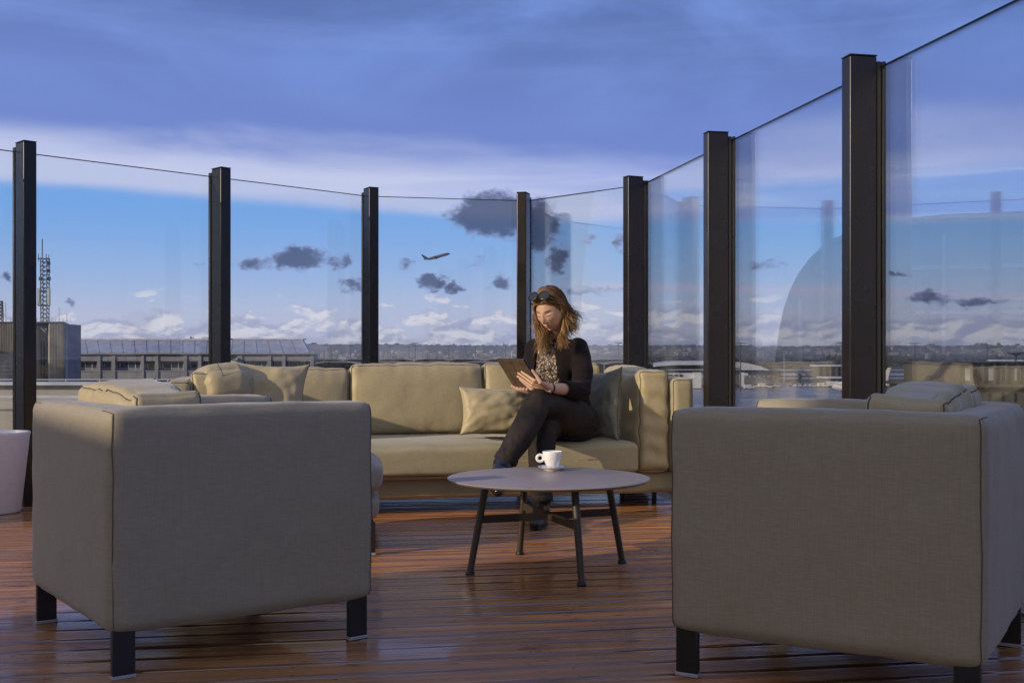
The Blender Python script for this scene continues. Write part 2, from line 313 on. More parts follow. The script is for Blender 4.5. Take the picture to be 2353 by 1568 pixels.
# ------------------------------------------------------------------ mesh builders
class MB:
    def __init__(s): s.v = []; s.f = []; s.mi = []; s.cur = 0
    def add(s, vs, fs):
        o = len(s.v); s.v += [tuple(v) for v in vs]; s.f += [tuple(i+o for i in f) for f in fs]; s.mi += [s.cur]*len(fs); return s
    def box(s, x0, x1, y0, y1, z0, z1, mtx=None):
        vs = [Vector((x, y, z)) for z in (z0, z1) for y in (y0, y1) for x in (x0, x1)]
        if mtx: vs = [mtx @ v for v in vs]
        return s.add(vs, [(0, 2, 3, 1), (4, 5, 7, 6), (0, 1, 5, 4), (2, 6, 7, 3), (0, 4, 6, 2), (1, 3, 7, 5)])
    def prism(s, pts, axis, a, b):
        """extrude polygon pts (2D) along axis between a and b"""
        n = len(pts)
        def mk(p, q): return {'x': (q, p[0], p[1]), 'y': (p[0], q, p[1]), 'z': (p[0], p[1], q)}[axis]
        vs = [mk(p, a) for p in pts]+[mk(p, b) for p in pts]
        fs = [tuple(range(n))[::-1], tuple(range(n, 2*n))]+[(i, (i+1) % n, n+(i+1) % n, n+i) for i in range(n)]
        return s.add(vs, fs)
    def tube(s, pts, rad, n=8, cap=True, flat=1.0, upv=None):
        pts = [Vector(p) for p in pts]; m = len(pts)
        if not isinstance(rad, (list, tuple)): rad = [rad]*m
        vs = []; prev = None
        for i, p in enumerate(pts):
            d = (pts[min(i+1, m-1)]-pts[max(i-1, 0)])
            if d.length < 1e-9: d = Vector((0, 0, 1))
            d.normalize()
            if prev is None:
                u = Vector(upv) if upv else (Vector((0, 0, 1)) if abs(d.z) < .9 else Vector((0, 1, 0)))
            else: u = prev
            u = (u-d*u.dot(d)); u = u.normalized() if u.length > 1e-6 else d.orthogonal().normalized()
            prev = u; q = d.cross(u)
            for k in range(n):
                a = 2*math.pi*k/n; vs.append(p+u*math.cos(a)*rad[i]*flat+q*math.sin(a)*rad[i])
        fs = []
        for i in range(m-1):
            for k in range(n):
                fs.append((i*n+k, i*n+(k+1) % n, (i+1)*n+(k+1) % n, (i+1)*n+k))
        if cap: fs += [tuple(range(n))[::-1], tuple((m-1)*n+k for k in range(n))]
        return s.add(vs, fs)
    def loft(s, secs, n=24):
        """secs: list of (centre, axisA, axisB) with axis vectors scaled to the half sizes; closed by rounded caps"""
        vs = []; m = len(secs)
        for (c, a, b) in secs:
            c = Vector(c); a = Vector(a); b = Vector(b)
            for k in range(n):
                an = 2*math.pi*k/n; vs.append(c+a*math.cos(an)+b*math.sin(an))
        fs = []
        for i in range(m-1):
            for k in range(n): fs.append((i*n+k, i*n+(k+1) % n, (i+1)*n+(k+1) % n, (i+1)*n+k))
        fs += [tuple(range(n))[::-1], tuple((m-1)*n+k for k in range(n))]
        return s.add(vs, fs)
    def sphere(s, c, r, n=12, m=8, mtx=None):
        c = Vector(c); r = Vector(r) if hasattr(r, '__len__') else Vector((r, r, r))
        vs = []
        for i in range(m+1):
            th = math.pi*i/m
            for k in range(n):
                ph = 2*math.pi*k/n; v = Vector((r.x*math.sin(th)*math.cos(ph), r.y*math.sin(th)*math.sin(ph), r.z*math.cos(th)))
                if mtx: v = mtx @ v
                vs.append(c+v)
        fs = [(i*n+k, (i+1)*n+k, (i+1)*n+(k+1) % n, i*n+(k+1) % n) for i in range(m) for k in range(n)]
        return s.add(vs, fs)
    def lathe(s, prof, c=(0, 0, 0), n=40):
        vs = []; c = Vector(c)
        for (r, z) in prof:
            for k in range(n): a = 2*math.pi*k/n; vs.append(c+Vector((r*math.cos(a), r*math.sin(a), z)))
        fs = [(i*n+k, i*n+(k+1) % n, (i+1)*n+(k+1) % n, (i+1)*n+k) for i in range(len(prof)-1) for k in range(n)]
        return s.add(vs, fs)
    def obj(s, name, mats, parent=None, smooth=False, loc=None, bevel=0, bseg=2):
        me = bpy.data.meshes.new(name); me.from_pydata(s.v, [], s.f); me.validate()
        if not isinstance(mats, (list, tuple)): mats = [mats]
        for m in mats: me.materials.append(m)
        if len(mats) > 1 and len(me.polygons) == len(s.mi):
            for p, i in zip(me.polygons, s.mi): p.material_index = i
        bm = bmesh.new(); bm.from_mesh(me)
        if smooth: bmesh.ops.remove_doubles(bm, verts=bm.verts, dist=1e-6)
        bmesh.ops.recalc_face_normals(bm, faces=bm.faces)
        bm.to_mesh(me); bm.free()
        if smooth:
            for p in me.polygons: p.use_smooth = True
            me.set_sharp_from_angle(angle=R(50))
        return link(name, me, parent, loc, bevel, bseg)
def link(name, me, parent=None, loc=None, bevel=0, bseg=2):
    o = bpy.data.objects.new(name, me); C.objects.link(o)
    if parent: o.parent = parent
    if loc is not None: o.location = loc
    if bevel:
        b = o.modifiers.new('bevel', 'BEVEL'); b.width = bevel; b.segments = bseg; b.limit_method = 'ANGLE'; b.angle_limit = R(40); b.harden_normals = False
        for p in me.polygons: p.use_smooth = True
        me.set_sharp_from_angle(angle=R(40))
    return o
def tag(o, label=None, cat=None, group=None, kind=None):
    if label: o['label'] = label
    if cat: o['category'] = cat
    if group: o['group'] = group
    if kind: o['kind'] = kind
    return o
def empty(name, loc=(0, 0, 0), rz=0, label=None, cat=None, group=None, kind=None):
    o = bpy.data.objects.new(name, None); C.objects.link(o); o.location = loc; o.rotation_euler = (0, 0, rz)
    o.empty_display_size = .1
    return tag(o, label, cat, group, kind)
KIDS = {}
def kids(o): return [c for c in bpy.data.objects if c.parent == o]
def copy_tree(o, parent=None):
    c = o.copy(); C.objects.link(c)
    if parent: c.parent = parent
    for ch in kids(o): copy_tree(ch, c)
    return c
def sgn(x): return -1 if x < 0 else 1
def fbm(p, s=1.0, o=3): return noise.fractal(Vector(p)*s, 1.0, 2.0, o)

def soft_fn(hx, hy, hz, r, puff=(0, 0, 0)):
    h = (hx, hy, hz)
    def f(c):
        p = [c[i]*h[i] for i in range(3)]; q = [max(-(h[i]-r), min(h[i]-r, p[i])) for i in range(3)]
        d = Vector([p[i]-q[i] for i in range(3)])
        if d.length > 1e-9: d = d.normalized()*r
        p = Vector(q)+d
        for k in range(3):
            i, j = (k+1) % 3, (k+2) % 3
            p[k] += sgn(c[k])*puff[k]*(1-c[i]**4)*(1-c[j]**4)*abs(c[k])**3
        return p
    return f
def soft(name, size, r, m, parent=None, puff=(0, 0, 0), cuts=22, loc=None, fn=None, seam=None, seam_r=.0017, seed=0, wr=.0, rot=None, pipe=None, pinch=0):
    """soft upholstered block with optional pleats and piping along chosen edges; origin at centre"""
    f0 = soft_fn(size[0]/2, size[1]/2, size[2]/2, r, puff)
    def f(c):
        p = f0(c)
        if wr:
            q = Vector((c[0]*size[0], c[1]*size[1], c[2]*size[2]))
            p = p*(1+0*wr)+Vector((fbm(q+Vector((seed, 0, 0)), 5), fbm(q+Vector((0, seed+9, 0)), 5), fbm(q+Vector((3, 0, seed)), 5)))*wr
        if fn: p = fn(c, p)
        return p
    bm = bmesh.new(); bmesh.ops.create_cube(bm, size=2)
    bmesh.ops.subdivide_edges(bm, edges=bm.edges[:], cuts=cuts, use_grid_fill=True)
    for v in bm.verts:
        c = [sgn(x)*(1-(1-abs(x))**1.35) for x in v.co]     # denser towards the edges
        v.co = f(c)
    me = bpy.data.meshes.new(name); bm.to_mesh(me); bm.free()
    me.materials.append(m)
    for p in me.polygons: p.use_smooth = True
    o = link(name, me, parent, loc)
    if rot: o.rotation_euler = rot
    if seam:
        loops = []
        for (a, b) in seam:
            pts = []
            for i in range(33):
                c = [a[k]+(b[k]-a[k])*i/32 for k in range(3)]
                c = [sgn(x)*(1-(1-abs(x))**1.35) if abs(x) < 1 else x for x in c]
                q = f(c); n = Vector([x if abs(x) == 1 else 0 for x in c]).normalized()
                pts.append(q+n*.0012)
            if loops and loops[-1][1] == a: loops[-1][0].extend(pts[1:]); loops[-1][1] = b
            else: loops.append([pts, b])
        for pts, _ in loops:
            mb = MB(); mb.tube(pts, seam_r, 6); mb.obj('piping', pipe or M['piping'], o, smooth=True)
    return o
def edges_of(face_axis, sign):
    """four edges of a cube face"""
    a = face_axis; i, j = (a+1) % 3, (a+2) % 3; out = []
    def pt(u, v):
        c = [0, 0, 0]; c[a] = sign; c[i] = u; c[j] = v; return tuple(c)
    return [(pt(-1, -1), pt(1, -1)), (pt(1, -1), pt(1, 1)), (pt(1, 1), pt(-1, 1)), (pt(-1, 1), pt(-1, -1))]

# ================================================================== SETTING
GZ = -15.2
g = MB(); g.add([(-9000, -3000, GZ), (9000, -3000, GZ), (9000, 9000, GZ), (-9000, 9000, GZ)], [(0, 1, 2, 3)])
tag(g.obj('ground', M['grass']), kind='structure')
def gd(y): return (EYE-GZ)*F/(y-HY)
def strip(name, pts, m, z, label=None):
    mb = MB(); mb.add([(x, y, GZ+z) for x, y in pts], [tuple(range(len(pts)))]); return tag(mb.obj(name, m), kind='structure')
strip('apron', [(-300, 60), (420, 60), (420, gd(880)), (170, gd(879)), (-20, gd(876)), (-300, gd(876))], M['apron'], .04)
strip('taxiway', [(150, gd(862.5)), (900, gd(862)), (900, gd(857)), (150, gd(857))], M['taxiway'], .05)
strip('runway', [(100, gd(851)), (1400, gd(850.5)), (1400, gd(847.5)), (100, gd(848.5))], M['taxiway'], .05)
strip('taxiway', [(180, gd(870)), (800, gd(868)), (800, gd(865.5)), (180, gd(867))], M['taxiway'], .05)
strip('service_road', [(-100, gd(855)), (150, gd(856)), (150, gd(853.5)), (-100, gd(853))], M['taxiway'], .05)
# hills: ridge strip far away, uneven
def ridge(name, d, x0, x1, base, amp, seed, n=420, fn=None):
    mb = MB(); vs = []
    rows = 5
    for j in range(rows):
        for i in range(n+1):
            x = x0+(x1-x0)*i/n; u = j/(rows-1)
            h = fn(x) + amp*fbm((x*.0016, seed, 0), 1, 6)+ 5.0*max(0, fbm((x*.045, seed+5, 0), 1, 3))
            hh = [0, .35, .75, 1, .9][j]; dd = [0, 180, 420, 620, 1400][j]
            vs.append((x, d+dd+40*fbm((x*.004, j, seed)), GZ+h*hh+(3*fbm((x*.02, j, 4)) if 0 < j < 3 else 0)))
    fs = [(j*(n+1)+i, j*(n+1)+i+1, (j+1)*(n+1)+i+1, (j+1)*(n+1)+i) for j in range(rows-1) for i in range(n)]
    mb.add(vs, fs); return tag(mb.obj(name, M['hill'], smooth=True), kind='structure')
ridge('hill', 3300, -3200, 3400, 0, 6, 3.1, fn=lambda x: 55-0.0016*x)
ridge('hill', 2500, -200, 2600, 0, 6, 8.8, fn=lambda x: 24+4*math.sin(x*.002))
# deck: individual ribbed boards
deck = empty('deck', (0, 0, 0), R(9.4), kind='structure')
pitch = .124; bw = .118
def board_mesh(L):
    mb = MB(); y = bw/2; b = .009
    mb.prism([(-y, -.028), (-y, -b*1.2), (-y+b*.4, -b*.35), (-y+b, 0), (y-b, 0), (y-b*.4, -b*.35), (y, -b*1.2), (y, -.028)], 'x', 0, L)
    me = bpy.data.meshes.new('board'); me.from_pydata(mb.v, [], mb.f); me.materials.append(M['wood']); me.materials.append(M['wet_edge'])
    for p in me.polygons:
        ys = [abs(me.vertices[i].co.y) for i in p.vertices]; zs = [me.vertices[i].co.z for i in p.vertices]
        if len(p.vertices) == 4 and max(ys)-min(ys) > 1e-4 and max(ys)-min(ys) < .02 and min(ys) > y-b-1e-5 and max(zs) > -b*1.3 and min(zs) > -.02: p.material_index = 1
    bm = bmesh.new(); bm.from_mesh(me); bmesh.ops.recalc_face_normals(bm, faces=bm.faces); bm.to_mesh(me); bm.free()
    for p in me.polygons: p.use_smooth = True
    me.set_sharp_from_angle(angle=R(14))
    return me
bmesh_ = {L: board_mesh(L) for L in (12.0, 14.0, 16.0)}
rows = []
for j in range(-8, 74):
    y = j*pitch
    x = -7.0-random.random()*1.5
    while x < 7:
        L = random.choice((12.0, 14.0, 16.0))
        # keep only boards near the view cone
        vis = False
        for s in range(25):
            q = Matrix.Rotation(R(9.4), 3, 'Z') @ Vector((x+L*s/24, y, 0))
            if q.y > .6 and abs(q.x) < q.y*.62+.8: vis = True
        if vis:
            o = bpy.data.objects.new('board', bmesh_[L]); C.objects.link(o); o.parent = deck
            o.location = (x, y, random.uniform(-.0012, .0012)); o.rotation_euler = (random.uniform(-.004, .004), 0, 0)
        x += L+.004
mb = MB(); mb.box(-9, 9, -6, 9.6, -.30, -.045); mb.obj('deck_substructure', M['under'], deck)

# ---- glass wind fence
POSTS = [(-2.744, 6.25), (-1.885, 7.11), (-1.028, 7.95), (.102, 8.19), (.865, 7.42), (1.152, 5.95), (1.447, 4.45)]
POSTS = [(-4.44, 4.53), (-3.58, 5.39)]+POSTS+[(1.742, 2.95), (2.037, 1.45)]
fence = empty('glass_wind_fence', (0, 8, 0), 0, 'tall clear glass windbreak with dark bronze posts curving around the terrace edge', 'glass fence')
def rel(o, v): return Vector(v)-o.location
fo = Vector((0, 8, 0))
def pdir(i):
    if i == 0: a, b = 0, 1
    elif i == len(POSTS)-1: a, b = i-1, i
    else: a, b = i-1, i+1
    return (Vector((*POSTS[b], 0))-Vector((*POSTS[a], 0))).normalized()
TOPZ = 2.005
def post_mesh():
    # local: x = outward (away from terrace), y = along fence. main box inside, gasket, outer clamp strip
    mb = MB(); mb.box(-.125, -.012, -.038, .038, -.3, TOPZ); me1 = mb
    return mb
for i, (x, y) in enumerate(POSTS):
    d = pdir(i); ang = math.atan2(d.y, d.x)
    inward = Vector((d.y, -d.x, 0))   # right of travel is inside (towards viewer)
    rz = math.atan2(-inward.y, -inward.x)
    a = MB(); a.box(-.130, -.014, -.036, .036, -.3, TOPZ)
    po = a.obj('post', M['bronze'], fence, loc=Vector((x, y, 0))-fo, bevel=.007, bseg=4); po.rotation_euler = (0, 0, rz)
    b = MB()
    for s in (-1, 1): b.box(-.0135, .0005, s*.031-.006, s*.031+.006, -.3, TOPZ-.02)
    b.box(-.004, .008, -.020, .020, -.3, TOPZ-.03)
    b.obj('gasket', M['rubber'], po)
    c = MB(); c.box(.009, .024, -.036, .036, -.3, TOPZ-.018); c.obj('clamp_strip', M['bronze'], po, bevel=.002)
    e = MB(); e.box(-.131, -.013, -.037, .037, TOPZ, TOPZ+.006); e.obj('post_cap', M['bronze'], po, bevel=.002)
for i in range(len(POSTS)-1):
    a = Vector((*POSTS[i], 0)); b = Vector((*POSTS[i+1], 0)); d = (b-a); L = d.length; d.normalize(); n = Vector((-d.y, d.x, 0))
    mx = Matrix(((d.x, n.x, 0, 0), (d.y, n.y, 0, 0), (0, 0, 1, 0), (0, 0, 0, 1)))
    mb = MB(); mb.box(.024, L-.024, -.005, .005, .06, TOPZ-.045)
    g_ = mb.obj('glass_pane', M['glass'], fence, loc=a-fo); g_.rotation_euler = (0, 0, math.atan2(d.y, d.x))
    mb = MB(); mb.box(.024, L-.024, -.0052, .0052, TOPZ-.045, TOPZ-.0408); q = mb.obj('glass_top_edge', M['glass_edge'], g_)
# kerb under the glass, one object following the polyline
kb = MB()
for i in range(len(POSTS)-1):
    a = Vector((*POSTS[i], 0)); b = Vector((*POSTS[i+1], 0)); d = (b-a).normalized(); n = Vector((-d.y, d.x, 0))
    for z0, z1, o0, o1 in ((-.30, .012, .03, .22), (.014, .05, -.02, .03)):
        vs = [a+n*o0, b+n*o0, b+n*o1, a+n*o1]; vs = [Vector((v.x, v.y, z)) for z in (z0, z1) for v in vs]
        kb.add(vs, [(0, 3, 2, 1), (4, 5, 6, 7), (0, 1, 5, 4), (1, 2, 6, 5), (2, 3, 7, 6), (3, 0, 4, 7)])
tag(kb.obj('terrace_kerb', M['coping']), kind='structure')

# ---- unseen building added behind the camera on the left to shade the near armchairs
Pn = Vector((-SD.y, SD.x, 0))
def sp(s, p): return SD*s+Pn*p
tb = empty('shade_building', sp(-6, 0), 0, 'unseen beige concrete building added behind the camera to shade the armchairs', 'building')
def slab(p0, p1, s0, s1, z0, z1, name, m, par):
    vs = [sp(s0, p0), sp(s0, p1), sp(s1, p1), sp(s1, p0)]; vs = [Vector((v.x, v.y, z))-tb.location for z in (z0, z1) for v in vs]
    mb = MB(); mb.add(vs, [(0, 3, 2, 1), (4, 5, 6, 7), (0, 1, 5, 4), (1, 2, 6, 5), (2, 3, 7, 6), (3, 0, 4, 7)]); return mb.obj(name, m, par)
slab(-2.2, 2.35, -11, -6, -15, 5.2, 'wall', M['concrete_beige'], tb)
slab(2.35, 3.85, -6.5, -6.2, -.3, 2.97, 'low_shade_wall', M['concrete_beige'], tb)  # unseen wall, height set to shade the lower part of the left armchair
slab(-2.4, 2.45, -11.2, -5.85, 5.2, 5.5, 'roof', M['coping'], tb)
for k in range(3):
    slab(-1.6+k*1.3, -.6+k*1.3, -5.998, -5.97, .1, 2.6, 'window', M['far_glass'], tb)

# ================================================================== FURNITURE
def seat_leg(parent, x, y, side=0):
    m = MB(); m.box(-.029, .029, -.010, .010, .010, .135)
    o = m.obj('leg', M['black_metal'], parent, loc=(x, y, 0), bevel=.002)
    m = MB(); m.box(-.031, .031, -.012, .012, 0, .0098); m.obj('glide', M['glide'], o, bevel=.002)
    return o
def armchair(name, loc, rz, label, mir=False):
    """local frame: x along the arm (0 = back of chair, L = front), y from near arm (0) to far arm (W)"""
    L, W, H, z0 = .758, .792, .688, .118
    s = -1 if mir else 1
    t = empty(name, loc, rz, label, 'armchair', 'beige lounge armchairs facing the coffee table')
    th = .112; hz = (H-z0)/2
    def slight(c, p):
        p = Vector(p); p.z -= .006*max(0, c[2])*(1-c[0]**2)*-1
        return p
    # arms run the full length, back fits between them
    for k, yc in enumerate((th/2, W-th/2)):
        soft('arm', (L, th, H-z0), .026, M['fabric'], t, (.0, .004, .006), 22, (s*(L/2), yc, z0+hz),
             seam=[((-s, -1 if k == 0 else 1, -1), (-s, -1 if k == 0 else 1, 1)), ((-s, -1, 1), (-s, 1, 1))]+edges_of(0, s), seam_r=.0013, wr=.0030, seed=k*5)
    soft('backrest', (th, W-.008, H-z0-.003), .026, M['fabric'], t, (.004, .0, .006), 22, (s*(th/2-.004), W/2, z0+hz-.001), wr=.0030, seed=3)
    mb = MB(); mb.box(s*.04 if s > 0 else -(L-.03), L-.03 if s > 0 else -.04, .04, W-.04, z0+.01, z0+.14); mb.obj('base', M['fabric'], t, bevel=.02)
    soft('seat_cushion', (L-.10, W-2*th-.01, .17), .035, M['fabric'], t, (.01, .0, .02), 20, (s*(.10+(L-.10)/2+.02), W/2, .325), seam=edges_of(0, s), wr=.003)
    # loose back cushion leaning on the backrest, pleated along the top seams
    def pl(c, p):
        p = Vector(p)
        e = math.exp(-((1-abs(c[0]))*3.2)) if abs(c[2]) > .0 else 0
        ph = c[1]*11+2.3*math.sin(c[1]*3)+fbm((c[1]*2, 0, 0))*3
        a = .0065*math.sin(ph*1.6)*(.35+.65*abs(c[1]+.15))
        if c[2] > .2: p.z += a*(abs(c[0])**1.5)*1.1+a*.5
        if abs(c[0]) > .6: p.x += sgn(c[0])*a*1.1*(c[2]+1.2)*.5
        p.z += .012*math.sin((c[1]+.4)*2.2)*(c[2]+1)*.5
        return p
    bc = soft('back_cushion', (.175, .565, .38), .022, M['fabric_light'], t, (.018, .010, .014), 40, (s*(th+.090), W/2, .537), pl,
              seam=edges_of(0, -1)+edges_of(0, 1), wr=.004, seed=5, seam_r=.0018)
    bc.rotation_euler = (0, -s*.06, 0)
    for (lx, ly) in ((.038, .022), (L-.045, .022), (.038, W-.022), (L-.045, W-.022)): seat_leg(t, s*lx, ly)
    return t
# left chair: near corner (back/near arm), arm direction 36.6 deg
armchair('armchair', (-1.012, 2.820, 0), R(36.6), 'left beige armchair seen from behind, its pleated back cushion catching sun')
armchair('armchair', (1.055, 2.500, 0), R(-30.7), 'right beige armchair seen from behind, nearest the right edge', mir=True)

# sofa
SA = R(12.0)
sofa = empty('sofa', (-1.69, 5.47, 0), SA, 'long beige outdoor sofa with loose back cushions facing the coffee table', 'sofa')
SL = 2.73; SDp = 1.0
soft('base', (SL-.02, .90, .125), .035, M['fabric_sofa'], sofa, (.0, .006, .004), 18, (SL/2, .548, .142), wr=.002)
for k, xc in enumerate((.06, SL-.06)):
    soft('arm', (.125, SDp, .50), .034, M['fabric_sofa'], sofa, (.006, .006, .010), 18, (xc, SDp/2-.005, .205+.25), seam=edges_of(1, -1), seam_r=.0018, wr=.002, seed=k+2)
soft('backrest', (SL-.26, .13, .50), .034, M['fabric_sofa'], sofa, (0, .004, .008), 18, (SL/2, SDp-.075, .205+.25), wr=.002)
def seatf(c, p):
    p = Vector(p)
    if c[2] > 0:
        # folds near the front edge and a dip where the woman sits
        p.z += .004*math.sin(c[0]*19+c[1]*3)*max(0, -c[1])**2
        p.z -= .022*math.exp(-(((c[0]-.60)/.22)**2+((c[1]+.1)/.8)**2))
    return p
soft('seat_cushion', (2.15, .70, .165), .032, M['fabric_sofa'], sofa, (.0, .014, .022), 44, (.27+1.075, .335, .285), seatf, seam=[((-1, -1, -1), (1, -1, -1))], seam_r=.0016, wr=.003)
def puckf(seed, amp=.0042):
    def f(c, p):
        p = Vector(p)
        ph = c[0]*9+fbm((c[0]*3+seed, 0, 0))*4
        e = max(0, (abs(c[2])-.35)/.65)**1.6
        if c[1] < 0: p.y += amp*math.sin(ph*1.9+seed)*e*abs(c[1])
        p.z += amp*.5*math.sin(ph+seed)*max(0, c[2])
        ex = max(0, (abs(c[0])-.6)/.4)**1.5
        if c[1] < 0: p.y += amp*.8*math.sin(c[2]*8+seed)*ex
        return p
    return f
for k, (x0, x1, top, tl) in enumerate(((.30, .93, .748, .03), (.935, 1.70, .772, -.01), (1.705, 2.41, .776, .02))):
    soft('back_cushion', (x1-x0, .20, top-.365), .032, M['fabric_light'], sofa, (.0, .034, .012), 34, ((x0+x1)/2, .755, (top+.365)/2), puckf(k*2.7), seam=edges_of(1, -1), seam_r=.0018, wr=.003, seed=k*4).rotation_euler = (R(-7), R(tl*20), 0)
def sidef(c, p):
    p = Vector(p)
    a = .0032*math.sin(c[2]*11+c[1]*2+1.3*math.sin(c[2]*5))
    p.x += sgn(c[0])*a*(abs(c[0])**2)*(.3+.7*max(0, -c[1]))
    if c[1] < 0: p.y += .004*math.sin(c[2]*17+c[0])*abs(c[1])
    p.z += .010*math.sin(c[1]*3)*max(0, c[2])
    return p
for k, (xc, lab) in enumerate(((.20, None), (2.515, None))):
    soft('side_cushion', (.175, .70, .545), .034, M['fabric_light'], sofa, (.020, .016, .014), 34, (xc, .375, .205+.272), sidef, seam=edges_of(1, -1), seam_r=.0018, wr=.005, seed=k*7)
for (lx, ly) in ((.12, .30), (SL-.75, .30), (SL-.12, .30), (.12, .9), (SL-.12, .9)):
    m = MB(); m.box(-.012, .012, -.012, .012, 0, .078); m.obj('leg', M['black_metal'], sofa, loc=(lx, ly, 0), bevel=.003)

# ottoman hidden behind the left armchair, its cushion bulging past the arm
ot = empty('ottoman', (-1.215, 4.52, 0), R(8), 'beige upholstered ottoman half hidden behind the left armchair', 'ottoman')
soft('base', (.66, .66, .115), .045, M['fabric'], ot, (.02, .01, 0), 14, (.33, .33, .19), wr=.002)
soft('seat_cushion', (.68, .68, .145), .055, M['fabric'], ot, (.025, .02, .02), 18, (.33, .33, .318), wr=.003)
for lx in (.05, .63):
    for ly in (.04, .62): seat_leg(ot, lx, ly)

# throw pillows
def pillow(name, loc, rot, size, th, m, label, seed=0, pull=.10, piping=True):
    """knife-edge pillow standing in its local xz plane"""
    n = 36; vs = []; fs = []; W, H = size
    def outline(u, v):
        x = u*W/2*(1-pull*(1-abs(v)**2.2)*abs(u)**2*.55); z = v*H/2*(1-pull*(1-abs(u)**2.2)*abs(v)**2*.55)
        return x, z
    for s in (-1, 1):
        for j in range(n+1):
            for i in range(n+1):
                u = math.sin((-1+2*i/n)*math.pi/2); v = math.sin((-1+2*j/n)*math.pi/2)
                x, z = outline(u, v)
                t_ = ((1-u*u)*(1-v*v))**.5
                w = fbm((u*2.2+seed, v*2.2, s*3.0), 1.0, 3)*.016*t_**.4
                cr = .008*math.sin(10*(abs(u)-abs(v))+seed+4*fbm((u*2, v*2, seed)))*max(0, (max(abs(u), abs(v))-.45))*t_**.3
                y = s*(th/2*t_**.85)+w+cr*s
                vs.append((x, y, z))
    N = (n+1)*(n+1)
    for s in range(2):
        for j in range(n):
            for i in range(n):
                a = s*N+j*(n+1)+i; q = (a, a+1, a+n+2, a+n+1); fs.append(q if s == 0 else q[::-1])
    me = bpy.data.meshes.new(name); me.from_pydata(vs, [], fs)
    bm = bmesh.new(); bm.from_mesh(me); bmesh.ops.remove_doubles(bm, verts=bm.verts, dist=2e-4); bmesh.ops.recalc_face_normals(bm, faces=bm.faces); bm.to_mesh(me); bm.free()
    me.materials.append(m)
    for p in me.polygons: p.use_smooth = True
    o = link(name, me); o.location = loc; o.rotation_euler = rot
    tag(o, label, 'pillow', 'loose pillows on the sofa')
    pts = []
    for k in range(4):
        for i in range(24):
            s_ = math.sin((-1+2*i/24)*math.pi/2)
            u, v = [(s_, -1), (1, s_), (-s_, 1), (-1, -s_)][k]; x, z = outline(u, v); pts.append((x, 0, z))
    pts.append(pts[0]); mb = MB(); mb.tube(pts, .0022, 6); mb.obj('seam', M['piping'] if piping else m, o, smooth=True)
    return o
pillow('pillow', P(615, 912, 5.74), (R(-16), R(3), R(8)), (.40, .37), .16, M['fabric_light'], 'square beige pillow with pointed corners at the left end of the sofa', 1, .24)
pillow('pillow', P(1138, 944, 6.02), (R(-20), R(2), R(14)), (.40, .27), .15, M['fabric_light'], 'beige pillow between the woman and the big back cushion', 4, .2)
pillow('pillow', P(1377, 930, 6.20), (R(-8), R(-5), R(-56)), (.36, .40), .13, M['fabric_green'], 'grey green upright pillow behind the woman, by the right side cushion', 7, .22)
bo = soft('pillow', (.27, .38, .21), .085, M['fabric_light'], None, (.015, .02, .02), 26, P(503, 893, 5.72), puckf(3, .002), wr=.004, seed=12)
bo.rotation_euler = (R(-6), R(-6), R(30)); tag(bo, 'plump rounded beige pillow against the left arm of the sofa', 'pillow', 'loose pillows on the sofa')
mb = MB(); mb.tube([(-.045+.02*math.sin(i*.4), -.205+.012*abs(i-6)/6, .118-i*.018) for i in range(13)], .0016, 5); mb.obj('seam', M['piping'], bo, smooth=True)

# phones on the seat
for (px, py, rz, lab) in ((1134, 999, .25, 'black phone lying flat on the seat beside the pillow'), (1158, 996, .6, 'black phone tucked half under the woman\'s knee on the seat')):
    q = P(px, py, 5.98); ph = empty('smartphone', (q.x, q.y, .3815), rz, lab, 'phone')
    m = MB(); m.box(-.035, .035, -.068, .068, 0, .008); m.obj('case', M['black_metal'], ph, bevel=.003)
    m = MB(); m.box(-.036, .036, -.069, .069, .002, .006); m.obj('frame', M['chrome'], ph, bevel=.0025)
    m = MB(); m.box(-.032, .032, -.064, .064, .0081, .0092); m.obj('screen', M['rubber'], ph)

# coffee table
TC = Vector((.142, 4.335, 0)); TZ = .355
tb2 = empty('coffee_table', TC, 0, 'low round taupe coffee table on four splayed metal legs', 'coffee table')
m = MB(); rr = .392; m.lathe([(0, -.012), (rr-.012, -.012), (rr-.002, -.005), (rr, -.002), (rr-.0015, 0.0005), (rr-.004, .0012), (0, .0012)], (0, 0, TZ), 96)
m.obj('tabletop', M['table'], tb2, smooth=True)
feet = [(-.158, 4.22), (.033, 4.656), (.250, 4.019), (.438, 4.455)]
ftop = {}
for (x, y) in feet:
    f = Vector((x, y, 0))-TC; tp = Vector((f.x*.80, f.y*.80, TZ-.011)); ftop[(x, y)] = (f, tp)
    m = MB(); m.tube([f+Vector((0, 0, .012)), tp], [.0125, .0145], 16); o = m.obj('leg', M['table_leg'], tb2, smooth=True)
    m = MB(); m.lathe([(0, 0), (.017, 0), (.018, .004), (.017, .011), (.013, .014), (0, .014)], f, 18); m.obj('foot', M['black_metal'], o, smooth=True)
for a, b in (((-.158, 4.22), (.438, 4.455)), ((.033, 4.656), (.250, 4.019))):
    pa = ftop[a][0].lerp(ftop[a][1], .60); pb = ftop[b][0].lerp(ftop[b][1], .60); d = (pb-pa).normalized(); n = Vector((-d.y, d.x, 0))*.004
    zz = Vector((0, 0, .015 if a[0] > 0 else .0145)); m = MB()
    vs = [pa-n-zz, pb-n-zz, pb+n-zz, pa+n-zz, pa-n+zz, pb-n+zz, pb+n+zz, pa+n+zz]
    m.add(vs, [(0, 3, 2, 1), (4, 5, 6, 7), (0, 1, 5, 4), (1, 2, 6, 5), (2, 3, 7, 6), (3, 0, 4, 7)]); m.obj('crossbar', M['table_leg'], tb2)
